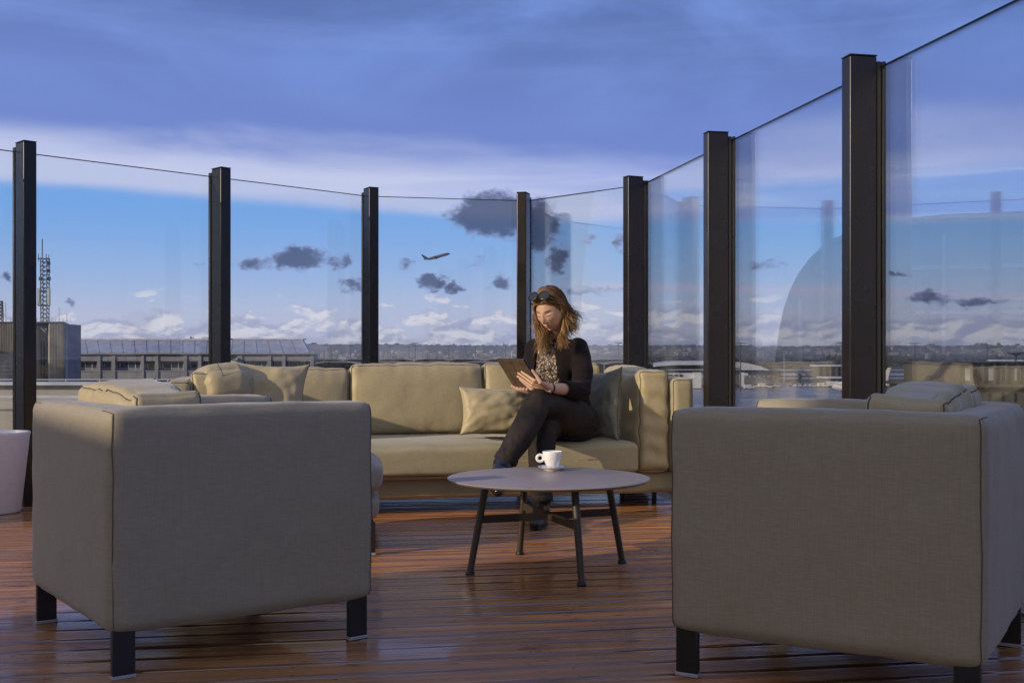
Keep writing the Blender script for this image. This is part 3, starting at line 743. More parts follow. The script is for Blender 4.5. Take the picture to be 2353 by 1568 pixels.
m = MB(); m.box(-.085, -.073, -.372, -.367, TZ+.0012, TZ+.0018); m.obj('maker_mark', M['rubber'], tb2)
# cup, saucer, spoon
cq = Vector((.166, 4.60, TZ+.0013))
sau = MB(); sau.lathe([(0, .002), (.030, .0015), (.031, 0), (.034, 0), (.036, .004), (.050, .009), (.060, .015), (.0605, .0165), (.059, .0168), (.048, .0115), (.036, .0075), (.028, .006), (0, .006)], (0, 0, 0), 64)
tag(sau.obj('saucer', M['porcelain'], loc=cq, smooth=True), 'round white saucer under the espresso cup', 'saucer')
cup = empty('coffee_cup', cq+Vector((0, 0, .0062)), 0, 'white porcelain espresso cup with a ring handle on the table', 'cup')
m = MB(); m.lathe([(0, .0), (.017, 0), (.0185, .002), (.022, .008), (.030, .022), (.036, .038), (.0395, .055), (.0408, .070), (.0402, .0715), (.0390, .0708), (.0375, .055), (.034, .039), (.028, .024), (.02, .012), (0, .008)], (0, 0, 0), 64)
m.obj('bowl', M['porcelain'], cup, smooth=True)
m = MB(); pts = [(-.0505+.0135*math.cos(a), 0, .043+.0135*math.sin(a)) for a in [2*math.pi*i/32 for i in range(33)]]
m.tube(pts, .0058, 14, cap=False, upv=(1, 0, 0)); m.obj('handle', M['porcelain'], cup, smooth=True)
m = MB(); m.lathe([(0, .045), (.0350, .045)], (0, 0, 0), 40); m.obj('coffee', M['coffee'], cup)
spo = empty('teaspoon', cq+Vector((0, 0, .017)), 0, 'small steel spoon lying across the saucer front', 'spoon')
m = MB(); m.tube([(-.060, -.038, -.004), (-.045, -.040, .001), (-.015, -.043, .002), (.008, -.044, -.004)], [.0028, .0018, .0016, .0018], 8, flat=.6); m.obj('handle', M['chrome'], spo, smooth=True)
m = MB(); m.sphere((.020, -.043, -.002), (.015, .009, .0028), 16, 8, Matrix.Rotation(R(-14), 3, 'Y')); m.obj('bowl', M['chrome'], spo, smooth=True)

# white pot at left edge
pot = empty('planter_pot', (-2.722, 5.92, 0), 0, 'tall tapered white plastic pot at the left edge of the deck', 'pot')
m = MB(); m.lathe([(0, .004), (.112, .004), (.116, .010), (.158, .405), (.162, .422), (.160, .426), (.153, .424), (.148, .405), (.145, .39), (0, .385)], (0, 0, 0), 64)
m.obj('body', M['plastic_white'], pot, smooth=True)
m = MB(); m.lathe([(0, 0), (.106, 0), (.108, .0038), (0, .0038)], (0, 0, 0), 40); m.obj('foot_ring', M['plastic_white'], pot, smooth=True)
ORD = ['first', 'second', 'third', 'fourth', 'fifth', 'sixth', 'seventh', 'eighth', 'ninth']
# ================================================================== BACKGROUND
def at(px, py, d): return P(px, py, d)
def bx(mb, px0, px1, py0, py1, d, dep, ox=0):
    """box whose front face fills the given photo rectangle at depth d"""
    a = P(px0, py1, d); b = P(px1, py0, d); mb.box(a.x-ox, b.x-ox, d, d+dep, a.z, b.z); return mb
def part(name, px0, px1, py0, py1, d, dep, m, parent, bevel=0):
    a = P(px0, py1, d); b = P(px1, py0, d); l = parent.location
    mb = MB(); mb.box(a.x-l.x, b.x-l.x, d-l.y, d+dep-l.y, a.z-l.z, b.z-l.z); return mb.obj(name, m, parent, bevel=bevel)
def GY(d): return HY+(EYE-GZ)*F/d      # photo row of the ground at depth d

def wedge(par, name, a0, a1, y0, y1, d, dep, b0, b1, m):
    """block with a narrower far side: front edge a0..a1 at depth d, back edge b0..b1 at d+dep (photo columns)"""
    l = par.location; z0 = P(0, y1, d).z-l.z; z1 = P(0, y0, d).z-l.z
    xy = [(P(a0, 0, d).x-l.x, d-l.y), (P(a1, 0, d).x-l.x, d-l.y), (P(b1, 0, d+dep).x-l.x, d+dep-l.y), (P(b0, 0, d+dep).x-l.x, d+dep-l.y)]
    mb = MB(); mb.prism(xy, 'z', z0, z1); return mb.obj(name, m, par)
# ---- long grey office block, left
OD = 110.0
of = empty('office_building', (P(440, 820, OD).x, OD, GZ), 0, 'long grey concrete office building with metal mansard roof and white framed windows', 'building')
part('wall', 160, 528, 813, 829, OD, 2.2, M['concrete_blue'], of); part('wall', 545, 721, 812.5, 829, OD, 2.2, M['concrete_blue'], of)
part('wall', 160, 528, 850.5, 872, OD, 2.2, M['concrete_blue'], of); part('wall', 545, 721, 850.5, 872, OD, 2.2, M['concrete_blue'], of)
part('wall', 160, 721, 893, GY(OD), OD, 2.2, M['concrete_blue'], of)
part('cornice', 160, 722, 810.5, 813.5, OD-.35, .5, M['concrete_blue'], of)
wins = [(165, 223), (231, 256), (265, 323), (331, 356), (364, 422), (430, 455), (463, 521), (557, 614), (623, 648), (656, 712)]
edges = [160]+[x for w_ in wins for x in w_]+[721]
for k in range(0, len(edges), 2):
    a, b = edges[k], edges[k+1]
    if a == 521: part('pier', 521, 528, 829, 850.5, OD, .9, M['concrete_blue'], of); a = 545
    for (y0, y1) in ((829, 850.5), (872, 893)): part('pier', a, b, y0, y1, OD, .9, M['concrete_blue'], of)
    if b-a > 6 or 1: part('pilaster', a+.6, b-.6, 813.6, 872, OD-.12, .12, M['concrete_blue'], of)
part('dark_interior', 161, 720, 829, 893, OD+1.6, .2, M['under'], of)
def window(x0, x1, y0, y1):
    a = P(x0, y1, OD); b = P(x1, y0, OD); l = of.location; wd = b.x-a.x; hh = b.z-a.z
    m = MB(); th = .055; fr = .30
    # outer thin bars and the bolder white casement frames
    for z in (0, hh*.15, hh-.05): m.box(0, wd, 0, .05, z, z+.05)
    big = wd > 1.8
    bars = [.0, .10, .44, .72, .92] if big else [.0, .18, .80]
    for f in bars+[1.0]: m.box(wd*f-.04*(f > 0), wd*f+.04*(f < 1), -.005, .055, .002, hh-.052)
    f0, f1 = (.10, .92) if big else (.18, .80)
    m.box(wd*f0+.041, wd*f1-.041, -.02, .045, hh*.82, hh*.88); m.box(wd*f0+.041, wd*f1-.041, -.02, .045, hh*.20, hh*.25)
    o = m.obj('window_frame', M['frame_white'], of, loc=(a.x-l.x, .55, a.z-l.z))
    ps = bars+[1.0]
    for q in range(len(ps)-1):
        m = MB(); m.box(wd*ps[q]+.042, wd*ps[q+1]-.042, .02, .03, .052, hh-.053)
        m.obj('pane', M['far_glass'], o)
    m = MB(); m.box(-.05, wd+.05, -.62, .05, -.08, -.002); m.obj('sill', M['concrete_blue'], o)
for (x0, x1) in wins:
    window(x0, x1, 829, 850.5)
    window(x0, x1, 872, 893)
# mansard roof: sloped seamed sheets, two lengths with a raised raking divider
def sheet_roof(x0b, x1b, x0t, x1t, yb, yt, name):
    a = P(x0b, yb, OD); b = P(x1b, yb, OD); c = P(x1t, yt, OD+3.2); d = P(x0t, yt, OD+3.2); l = of.location
    m = MB(); pts = [a-l, b-l, c-l, d-l]; back = [p+Vector((0, 1.2, 0)) for p in pts]
    pts[0].y += .1; pts[1].y += .1
    m.add(pts+back, [(0, 1, 2, 3), (5, 4, 7, 6), (0, 4, 5, 1), (1, 5, 6, 2), (2, 6, 7, 3), (3, 7, 4, 0)])
    r = m.obj(name, M['roof_metal'], of)
    n = int((b-a).length/1.15)
    for k in range(n+1):
        u = k/n; p = pts[0].lerp(pts[1], u); q = pts[3].lerp(pts[2], u); e = Vector((0, -.05, .03)); s = Vector((.035, 0, 0))
        m = MB(); m.add([p-s, p+s, q+s, q-s, p-s+e, p+s+e, q+s+e, q-s+e], [(0, 3, 2, 1), (4, 5, 6, 7), (0, 1, 5, 4), (1, 2, 6, 5), (2, 3, 7, 6), (3, 0, 4, 7)])
        m.obj('seam', M['coping'] if k in (0, n) else M['roof_metal'], r)
    m = MB(); m.box(pts[3].x-.2, pts[2].x+.2, pts[3].y-.12, pts[3].y+1.4, pts[3].z, pts[3].z+.16); m.obj('ridge_flashing', M['coping'], of)
sheet_roof(172, 527, 166, 531, 810.2, 781.0, 'mansard_roof')
sheet_roof(529, 709, 533, 693, 810.2, 780.4, 'mansard_roof')
part('roof_unit', 463, 477, 774.5, 779.4, OD+3.4, 1, M['coping'], of)
part('roof_vent', 436.5, 439, 773, 780.4, OD+4, .3, M['mast'], of); part('roof_vent', 440.5, 443, 774, 780.4, OD+4, .3, M['antenna'], of)
# slanted stair glazing between the two wings
a = P(527, 822, OD); b = P(545, 815.5, OD); l = of.location; m = MB()
m.add([P(528, 839, OD-.5)-l, P(545, 824, OD-.5)-l, P(545, 812, OD+1.5)-l, P(528, 812, OD+1.5)-l], [(0, 1, 2, 3)]); r = m.obj('stair_glazing', M['roof_metal'], of)
for k in range(5):
    u = k/4; p = P(528+17*u, 839-15*u, OD-.55)-l; q = P(532+13*u, 813, OD+1.4)-l; m = MB(); m.tube([p, q], .05, 5); m.obj('glazing_bar', M['frame_white'], r)
part('stair_wall', 528.5, 544.5, 840, 872, OD+1.5, .4, M['far_glass'], of)
# thin lightning rods on the ridge
for px in (262, 370, 552, 646): part('rod', px-.25, px+.25, 776, 779.6, OD+3.6, .05, M['mast'], of)

# ---- concrete tower, far left, with antenna mast on its roof
TD = 92.0
tw = empty('concrete_tower', (P(80, 820, TD).x, TD, GZ), 0, 'ribbed concrete tower block with flat roof at the left, carrying a lattice mast', 'building')
wedge(tw, 'wall', 112, 146, 741, GY(TD), TD, 9, 100, 161, M['concrete'])
part('wall', -200, -91, 741, GY(TD), TD, 9, M['concrete'], tw); part('wall', -90, 34, 741, GY(TD), TD, 9, M['concrete'], tw)
part('wall', 34.2, 82, 741, GY(TD), TD+.4, 8, M['concrete'], tw)
part('recess_wall', 82, 112, 741, GY(TD), TD+1.6, 7, M['concrete_blue'], tw)
wedge(tw, 'parapet', -91, 147, 738.5, 740.9, TD-.15, 9.3, -60, 162, M['mast'])
for k in range(9): part('rib', 114+k*3.5, 114.9+k*3.5, 743, 872, TD-.09, .09, M['concrete'], tw)
for k in range(30): part('rib', -85+k*3.9, -84+k*3.9, 743, 811, TD-.09, .09, M['concrete'], tw)
part('downpipe', 146, 148.2, 742, 900, TD-.22, .2, M['mast'], tw)
l = tw.location; m = MB(); m.add([P(82.5, 744, TD+1.2)-l, P(111, 744, TD+1.2)-l, P(105, 765, TD-.2)-l, P(100, 757, TD-.1)-l], [(0, 1, 2, 3)]); m.obj('sloped_glazing', M['roof_metal'], tw)
for (y0, y1) in ((783, 826), (831, 866)):
    for k in range(3):
        f_ = part('window', 83.5+k*7.4, 90+k*7.4, y0, y1, TD+1.45, .1, M['far_glass'], tw)
    for k in range(4): part('mullion', 82.6+k*7.4, 83.3+k*7.4, y0-1, y1+1, TD+1.35, .15, M['mast_pale'], tw)
for k in range(15): part('cladding_board', -90, 33.8, 826+k*9.6, 834.8+k*9.6, TD-.22-.01*(k % 3), .2, M['concrete'], tw)
# roof rail
for k in range(30):
    px = -88+k*8.6; part('rail_post', px, px+.5, 731, 738.4, TD+.2, .05, M['mast_pale'], tw)
part('rail', -88, 161, 730.6, 731.1, TD+.2, .05, M['mast_pale'], tw)
for px, y in ((135.5, 707), (153.5, 717), (13, 694)): part('whip_antenna', px-.25, px+.25, y, 738.4, TD+1, .04, M['mast'], tw)
ms = empty('lattice_mast', P(103, 739, TD+4), 0, 'red and grey lattice antenna mast on the tower roof, panels halfway up', 'mast')
def lattice(parent, h, w0, w1, n, r=.028):
    cor = [(-1, -1), (1, -1), (1, 1), (-1, 1)]
    for (a, b) in cor: m = MB(); m.tube([(a*w0, b*w0, 0), (a*w1, b*w1, h)], r*1.4, 5); m.obj('upright', M['mast'], parent)
    m = MB()
    for k in range(n):
        z0, z1 = h*k/n, h*(k+1)/n; wa = w0+(w1-w0)*k/n; wb = w0+(w1-w0)*(k+1)/n
        for j in range(4):
            (a, b), (c, d) = cor[j], cor[(j+1) % 4]
            m.tube([(a*wa, b*wa, z0), (c*wa, d*wa, z0)], r, 4); m.tube([(a*wa, b*wa, z0), (c*wb, d*wb, z1)], r*.8, 4)
    tag(m.obj('bracing', M['mast'], parent), kind='stuff')
u1 = (TD+4)/F; hm = (739-592)*u1
lattice(ms, hm, 11*u1/1.0*.62, 7.5*u1, 15)
m = MB(); m.tube([(-6*u1, 0, hm), (-6*u1, 0, hm+(592-549)*u1)], .05, 5); m.obj('whip_antenna', M['mast'], ms)
for dx, y in ((9, 585), (3, 583), (-15, 583)):
    m = MB(); m.tube([(dx*u1, 0, (739-600)*u1), (dx*u1, 0, (739-y)*u1)], .03, 5); m.obj('whip_antenna', M['mast'], ms)
m = MB(); m.tube([(-16*u1, 0, (739-594)*u1), (10*u1, 0, (739-594)*u1)], .06, 5); m.obj('cross_arm', M['mast'], ms)
for dx in (-13, -10.5, 10, 12.5):
    m = MB(); m.box(dx*u1-.07, dx*u1+.07, -.3, -.1, (739-(702 if abs(dx) > 11 else 698))*u1, (739-662)*u1); m.obj('panel_antenna', M['antenna'], ms, bevel=.02)
for y in (702, 668):
    m = MB(); m.tube([(-13*u1, -.1, (739-y)*u1), (13*u1, -.1, (739-y)*u1)], .05, 5); m.obj('cross_arm', M['mast'], ms)
for dx, y in ((-9, 640), (9, 622), (9, 605), (10, 640)):
    m = MB(); m.box(dx*u1-.12, dx*u1+.12, -.2, .05, (739-y)*u1-.15, (739-y)*u1+.15); m.obj('junction_box', M['mast'], ms)
m2_ = empty('lattice_mast', P(1.5, 739, TD+5), 0, 'second lattice mast cut off by the left edge of the picture', 'mast'); lattice(m2_, (739-690)*u1, .16, .12, 6, .03)

# ---- neighbouring flat roof with concrete upstand just beyond the fence
nb = empty('roof_parapet', (-6, 19, -1.5), 0, 'low concrete roof parapet with pale metal coping beyond the glass', 'parapet')
def npart(name, px0, px1, y0, y1, d, dep, m): return part(name, px0, px1, y0, y1, d, dep, m, nb)
for k in range(6): npart('concrete_panel', -320+k*134, -187+k*134, 885, 1020, 19, .25, M['concrete'])
for k in range(6): npart('coping', -322+k*134, -188.6+k*134, 877.5, 884.6, 18.88, .5, M['coping'])
npart('cable', -322, 480, 908.6, 909.6, 18.6, .03, M['glide']); npart('rail', -322, 480, 870.5, 872.3, 19.2, .04, M['coping'])
for k in range(9): npart('rail_post', -240+k*78, -238.4+k*78, 872.4, 877.4, 19.2, .04, M['coping'])
npart('bracket', 228, 240, 884.7, 893, 18.8, .1, M['coping'])
rf = empty('lower_roof', (-5, 10.5, -1), R(0), 'flat dark roof strip with a pale kerb rail between fence and parapet', 'roof')
m = MB(); m.box(-8, 8, .2, 8, -.45, -.3); m.obj('roof_surface', M['concrete'], rf)
part('edge_rail', -500, 480, 908, 913.5, 15.5, .12, M['coping'], rf)
part('kerb', -500, 480, 920, 936, 15.2, .3, M['concrete'], rf)

# ---- flat-shell terminal pier in the middle distance, with the number 2A
TDp = 330.0
def pier(d, px0, px1, yt, yb, n, label, rise):
    t_ = empty('terminal_pier', (P((px0+px1)/2, 0, d).x, d, GZ), 0, label, 'terminal', 'low airport terminal piers beyond the sofa')
    l = t_.location; W = (px1-px0)/n
    part('dark_interior', px0, px1, yt+3, GY(d), d+3, 8, M['far_glass'], t_)
    for k in range(n):
        a = px0+k*W; m = MB(); pts = []
        for i in range(13): u = i/12; pts.append((a+W*u, yt+rise*(2*u-1)**2))
        low = [(a+W*(1-i/12), yt+1.6+(rise*1.7)*abs(1-2*i/12)**2.5) for i in range(13)]
        poly = pts+low; vs = [P(x, y, d)-l for x, y in poly]; n_ = len(vs)
        m.add([(v.x, 0, v.z) for v in vs]+[(v.x, 9, v.z) for v in vs], [tuple(range(n_)), tuple(range(n_, 2*n_))[::-1]]+[(i, (i+1) % n_, n_+(i+1) % n_, n_+i) for i in range(n_)])
        m.obj('roof_shell', M['concrete_blue'], t_)
        part('column', a-.8, a+.8, yt+rise, GY(d), d+.3, 1, M['concrete_blue'], t_)
    for k in range(n*3): part('facade_bay', px0+k*W/3+.3, px0+(k+.80)*W/3, yt+rise+3.5, yt+rise+8, d+2.9, .08, M['far_grey'] if k % 4 else M['concrete_beige'], t_)
    return t_
pier(360, 706, 1440, 822.5, 0, 9, 'farther row of low terminal roofs with arched concrete shells', 2.6)
p2 = pier(250, 716, 1500, 829.5, 0, 7, 'nearer terminal pier with shallow arched roof shells and dark glazing', 4)
def text(s, loc, size, m, parent=None, rot=(R(90), 0, 0), name='lettering', ext=.02):
    cu = bpy.data.curves.new('lettering', 'FONT'); cu.body = s; cu.size = size; cu.extrude = ext; cu.align_x = 'CENTER'; cu.resolution_u = 3
    o = bpy.data.objects.new('lettering', cu); C.objects.link(o); o.location = loc; o.rotation_euler = rot
    dg = bpy.context.evaluated_depsgraph_get(); me = bpy.data.meshes.new_from_object(o.evaluated_get(dg)); bpy.data.objects.remove(o)
    me.materials.clear(); me.materials.append(m); q = link(name, me, parent, loc); q.rotation_euler = rot; return q
q = P(1030.6, 834, 249.6)-p2.location; text('2A', (q.x, q.y, q.z), .95, M['dark_void'], p2)

# ---- airport floodlight masts
def flood(px, ytop, d, wpx, label, pale=False, tiers=2):
    base = P(px, 0, d); h = P(px, ytop, d).z-GZ; s = d/F
    t_ = empty('floodlight_mast', (base.x, d, GZ), 0, label, 'light mast', 'floodlight masts across the airfield')
    mm = M['mast_pale'] if pale else M['mast']
    m = MB(); m.tube([(0, 0, 0), (0, 0, h)], [.30*max(1, d/600), .16*max(1, d/600)], 8); m.obj('pole', mm, t_, smooth=True)
    for k in range(tiers):
        z = h-.1-k*5.2*s*1.2; w_ = wpx*s/2*(1 if k == 0 else .85)
        m = MB(); m.box(-w_, w_, -.12, .12, z-.12, z+.12); o = m.obj('cross_arm', mm, t_)
        for j in range(4):
            x = -w_+2*w_*j/3; m = MB(); m.box(x-1.1*s, x+1.1*s, -.5, .3, z+.12, z+1.5*s); m.obj('floodlight', M['mast'], o)
    return t_
big = [(953.6, 788, 520, 13, 'tall twin tier floodlight mast standing above the terminal roofs'), (1421, 787.5, 540, 15, 'floodlight mast seen just left of the right corner post'),
       (1701, 787.5, 520, 20, 'tall floodlight mast beside the second right hand post'), (1934, 788, 520, 20, 'floodlight mast close to the left side of the big right post'),
       (2101.5, 788, 500, 24, 'floodlight mast alone in the open field right of the big post'), (2268, 792, 500, 22, 'floodlight mast near the right edge before the far towers')]
for a in big: flood(*a)
for k, (px, yt_) in enumerate([(701, 794), (744, 795), (805, 795), (896, 796), (939, 797), (1031, 795), (1070, 794), (1092, 795), (1161, 793), (1440, 800), (1618, 796)]):
    flood(px, yt_, 900+30*k, 9, 'small distant floodlight mast %s' % ['by the end of the office roof', 'left of the third fence post', 'just before the third fence post', 'just right of the third fence post',
          'left of the tall mast at the terminal', 'between the tall mast and the 2A sign', 'first right of the 2A sign', 'second right of the 2A sign', 'left of the woman behind the tablet', 'right behind the woman', 'left of the second right post'][k], tiers=1)
flood(1801, 811, 674, 5, 'thick pale mast in the middle of the wet apron', True, 1)
ln = empty('street_lamp', P(703, 812, OD+4), 0, 'street lamp with one long arm at the end of the office roof', 'lamp')
m = MB(); m.tube([(-.5, 0, -.3), (-.5, 0, .9)], .04, 5); m.obj('pole', M['mast'], ln); m = MB(); m.tube([(-.5, 0, .88), (.9, 0, 1.0)], .035, 5); m.obj('arm', M['mast'], ln)
m = MB(); m.box(.55, 1.05, -.1, .1, .98, 1.1); m.obj('lamp_head', M['mast'], ln)

# ---- white-roofed hangar, jet bridge, sheds on the right apron
hg = empty('hangar', (P(1640, 0, 620).x, 620, GZ), 0, 'wide hangar with white domed roof beyond the apron', 'hangar')
def arch_roof(par, d, x0, x1, yt, yb, dep, m, name='roof', n=24, pw=3.2):
    l = par.location; pts = []
    for i in range(n+1): u = -1+2*i/n; pts.append((x0+(x1-x0)*(u+1)/2, yb+(yt-yb)*(1-abs(u)**pw)))
    vs = [P(x, y, d)-l for x, y in pts]; k = len(vs)
    a = [(v.x, 0, v.z) for v in vs]; b = [(v.x*.97, dep, v.z) for v in vs]
    mb = MB(); mb.add(a+b, [tuple(range(k))]+[(i, k+i, k+i+1, i+1) for i in range(k-1)]+[tuple(range(k, 2*k))[::-1], (0, k-1, 2*k-1, k)]); return mb.obj(name, m, par, smooth=True)
arch_roof(hg, 620, 1476, 1706, 838, 848, 60, M['white_roof']); arch_roof(hg, 616, 1482, 1772, 829, 850, 60, M['white_roof'])
part('wall', 1480, 1764, 848.5, GY(625), 625, 50, M['far_grey'], hg)
for k in range(22): part('window', 1500+k*12, 1507+k*12, 856, 861, 624.7, .25, M['far_glass'], hg)
sh = empty('service_building', (P(1600, 0, 600).x, 600, GZ), 0, 'long low service building with dark green curved roof behind the sofa arm', 'building')
arch_roof(sh, 598, 1490, 1560, 849, 856, 10, M['green_roof']); part('wall', 1492, 1790, 857, GY(600)-6, 600, 12, M['concrete_blue'], sh)
for k in range(26): part('window', 1500+k*11, 1505+k*11, 862, 867, 599.6, .35, M['frame_white'], sh)
part('eave', 1490, 1792, 854.5, 857, 599, 14, M['mast'], sh)
jb = empty('jet_bridge', (P(1560, 0, 560).x, 560, GZ), 0, 'white boarding bridge standing on the apron between the right posts', 'jet bridge')
part('tunnel', 1530, 1596, 856.5, 869, 560, 3, M['white_paint'], jb); part('rotunda', 1594, 1611, 855, 891, 558, 5, M['white_paint'], jb); part('cab', 1512, 1532, 857, 872, 559, 4, M['white_paint'], jb)
for x0, x1 in ((1549, 1557), (1561, 1568), (1536, 1545)): part('window', x0, x1, 860, 866, 559.6, .3, M['far_glass'], jb)
part('support_leg', 1573, 1577, 869, GY(560), 561, 1, M['mast_pale'], jb); part('support_leg', 1536, 1539, 869, GY(560), 561, 1, M['mast_pale'], jb)
part('rotunda', 1703, 1709, 855, 888, 540, 4, M['white_paint'], jb); part('tunnel', 1709, 1718, 857, 862, 540, 3, M['white_paint'], jb)
for k, (x0, x1, y0, y1, d, lab) in enumerate([(1988, 2040, 870, 888, 590, 'low shed with pale roof at the far side of the apron'), (1905, 1984, 866, 884, 600, 'long open sided shed behind the parked vehicles'),
                                   (1880, 1935, 838, 845, 900, 'distant white freight shed near the runway'), (1990, 2040, 836, 842, 1150, 'distant dark freight shed beside the runway'), (2290, 2352, 826, 833, 1200, 'distant pale shed at the right edge')]):
    s_ = empty('freight_shed', (P(x0, 0, d).x, d, GZ), 0, lab, 'shed')
    part('wall', x0, x1, y0+3, GY(d), d+1, 20, M['far_grey'] if k != 3 else M['under'], s_); part('roof', x0-2, x1+2, y0, y0+3, d, 24, M['white_roof'] if k != 3 else M['mast'], s_)
    for j in range(4): part('door', x0+3+(x1-x0)*j/4, x0+(x1-x0)*(j+.7)/4, y0+5, GY(d)-.5, d+.8, .2, M['under'], s_)

# ---- vehicles on the apron
def vehicle(px, d, kind, label, rz=0, group=None):
    t_ = empty({'van': 'service_van', 'truck': 'service_truck', 'tug': 'baggage_tug', 'car': 'parked_car'}[kind], (P(px, 0, d).x, d, GZ+.05), rz, label, {'van': 'van', 'truck': 'truck', 'tug': 'tug', 'car': 'car'}[kind], group)
    return t_
def fill(t_, kind, paint):
    if kind == 'van':
        m = MB(); m.prism([(-2.5, .45), (2.5, .45), (2.5, 1.15), (1.7, 1.3), (1.0, 2.3), (-2.5, 2.35)], 'y', -.95, .95); m.obj('body', paint, t_, bevel=.06)
        m = MB(); m.box(.9, 1.9, -.97, .97, 1.35, 1.95); m.obj('window', M['far_glass'], t_)
    elif kind == 'truck':
        m = MB(); m.box(-3.6, 1.5, -1.2, 1.2, .9, 3.3); m.obj('cargo_box', paint, t_, bevel=.05)
        m = MB(); m.prism([(1.6, .6), (3.4, .6), (3.4, 1.5), (3.0, 2.6), (1.6, 2.7)], 'y', -1.15, 1.15); m.obj('cab', paint, t_, bevel=.05)
        m = MB(); m.box(2.2, 3.1, -1.17, 1.17, 1.6, 2.3); m.obj('window', M['far_glass'], t_)
    elif kind == 'tug':
        m = MB(); m.box(-1.4, 1.4, -.7, .7, .4, 1.1); m.obj('body', paint, t_, bevel=.05); m = MB(); m.box(-.6, .4, -.65, .65, 1.1, 1.9); m.obj('cab', M['far_glass'], t_)
    else:
        m = MB(); m.prism([(-2.1, .35), (2.1, .35), (2.1, .8), (1.1, .95), (.5, 1.45), (-1.2, 1.45), (-1.9, .95), (-2.1, .9)], 'y', -.85, .85); m.obj('body', paint, t_, bevel=.06)
        m = MB(); m.prism([(.9, .97), (.45, 1.38), (-1.1, 1.38), (-1.6, .97)], 'y', -.86, .86); m.obj('window', M['far_glass'], t_)
    r = .5 if kind == 'truck' else .36
    for x in ((-1.6, 1.6) if kind != 'truck' else (-2.4, 2.5)):
        for y in (-.85, .85):
            m = MB(); m.tube([(0, -.13, 0), (0, .13, 0)], r, 12); m.obj('wheel', M['tyre'], t_, loc=(x, y, r))
veh = []
spots = [(1727, 660, 'truck', 'yellow', 'yellow truck nearest the second right post'), (1745, 668, 'truck', 'yellow', 'yellow truck second in the row by the service building'), (1762, 662, 'truck', 'yellow', 'yellow truck third in the row by the service building'), (1778, 670, 'van', 'yellow', 'yellow van at the end of the truck row'),
    (1720, 560, 'van', 'white', 'white van parked at the front edge of the apron by the post'), (1733, 590, 'car', 'white', 'small white car behind the first apron van'), (1752, 585, 'van', 'white', 'white van with people hauling gear mid apron'), (1768, 580, 'tug', 'white', 'white baggage tug beside the mid apron van'),
    (1786, 600, 'car', 'white', 'white car just left of the thick pale mast'), (1822, 610, 'tug', 'white', 'lone white tug right of the thick pale mast'), (1845, 606, 'tug', 'red', 'red tug in the middle of the vehicle line'), (1868, 600, 'car', 'white', 'white car in the vehicle line before the open shed'),
    (1889, 596, 'van', 'white', 'white van in front of the open sided shed'), (1905, 590, 'truck', 'white', 'white box truck in front of the open sided shed'), (1922, 585, 'van', 'white', 'white van beside the white box truck'), (1716, 600, 'tug', 'red', 'red tug tucked beside the post'),
    (2052, 470, 'van', 'white', 'white van just right of the big post'), (2095, 610, 'car', 'white', 'white car beyond the dark bush right of the big post'), (2110, 600, 'van', 'white', 'white van near the lone floodlight mast')]
for px, d, k, colr, lab in spots:
    t_ = vehicle(px, d, k, lab, random.choice((0, .15, math.pi, 2.9)), 'vehicles parked on the apron'); fill(t_, k, M[colr+'_paint'])
# baggage dollies: long row
for k in range(9):
    d = 598+k*1.5; t_ = empty('baggage_dolly', (P(1826+k*11.5, 0, d).x, d, GZ+.05), 0, '%s baggage dolly from the left in the line across the apron' % ORD[k], 'dolly', 'baggage dollies lined up on the apron')
    m = MB(); m.box(-1.1, 1.1, -.7, .7, .4, .6); m.obj('platform', M['mast_pale'], t_)
    m = MB(); m.box(-.8, .7, -.6, .6, .6, 1.2); m.obj('luggage_cover', M['white_roof'], t_)
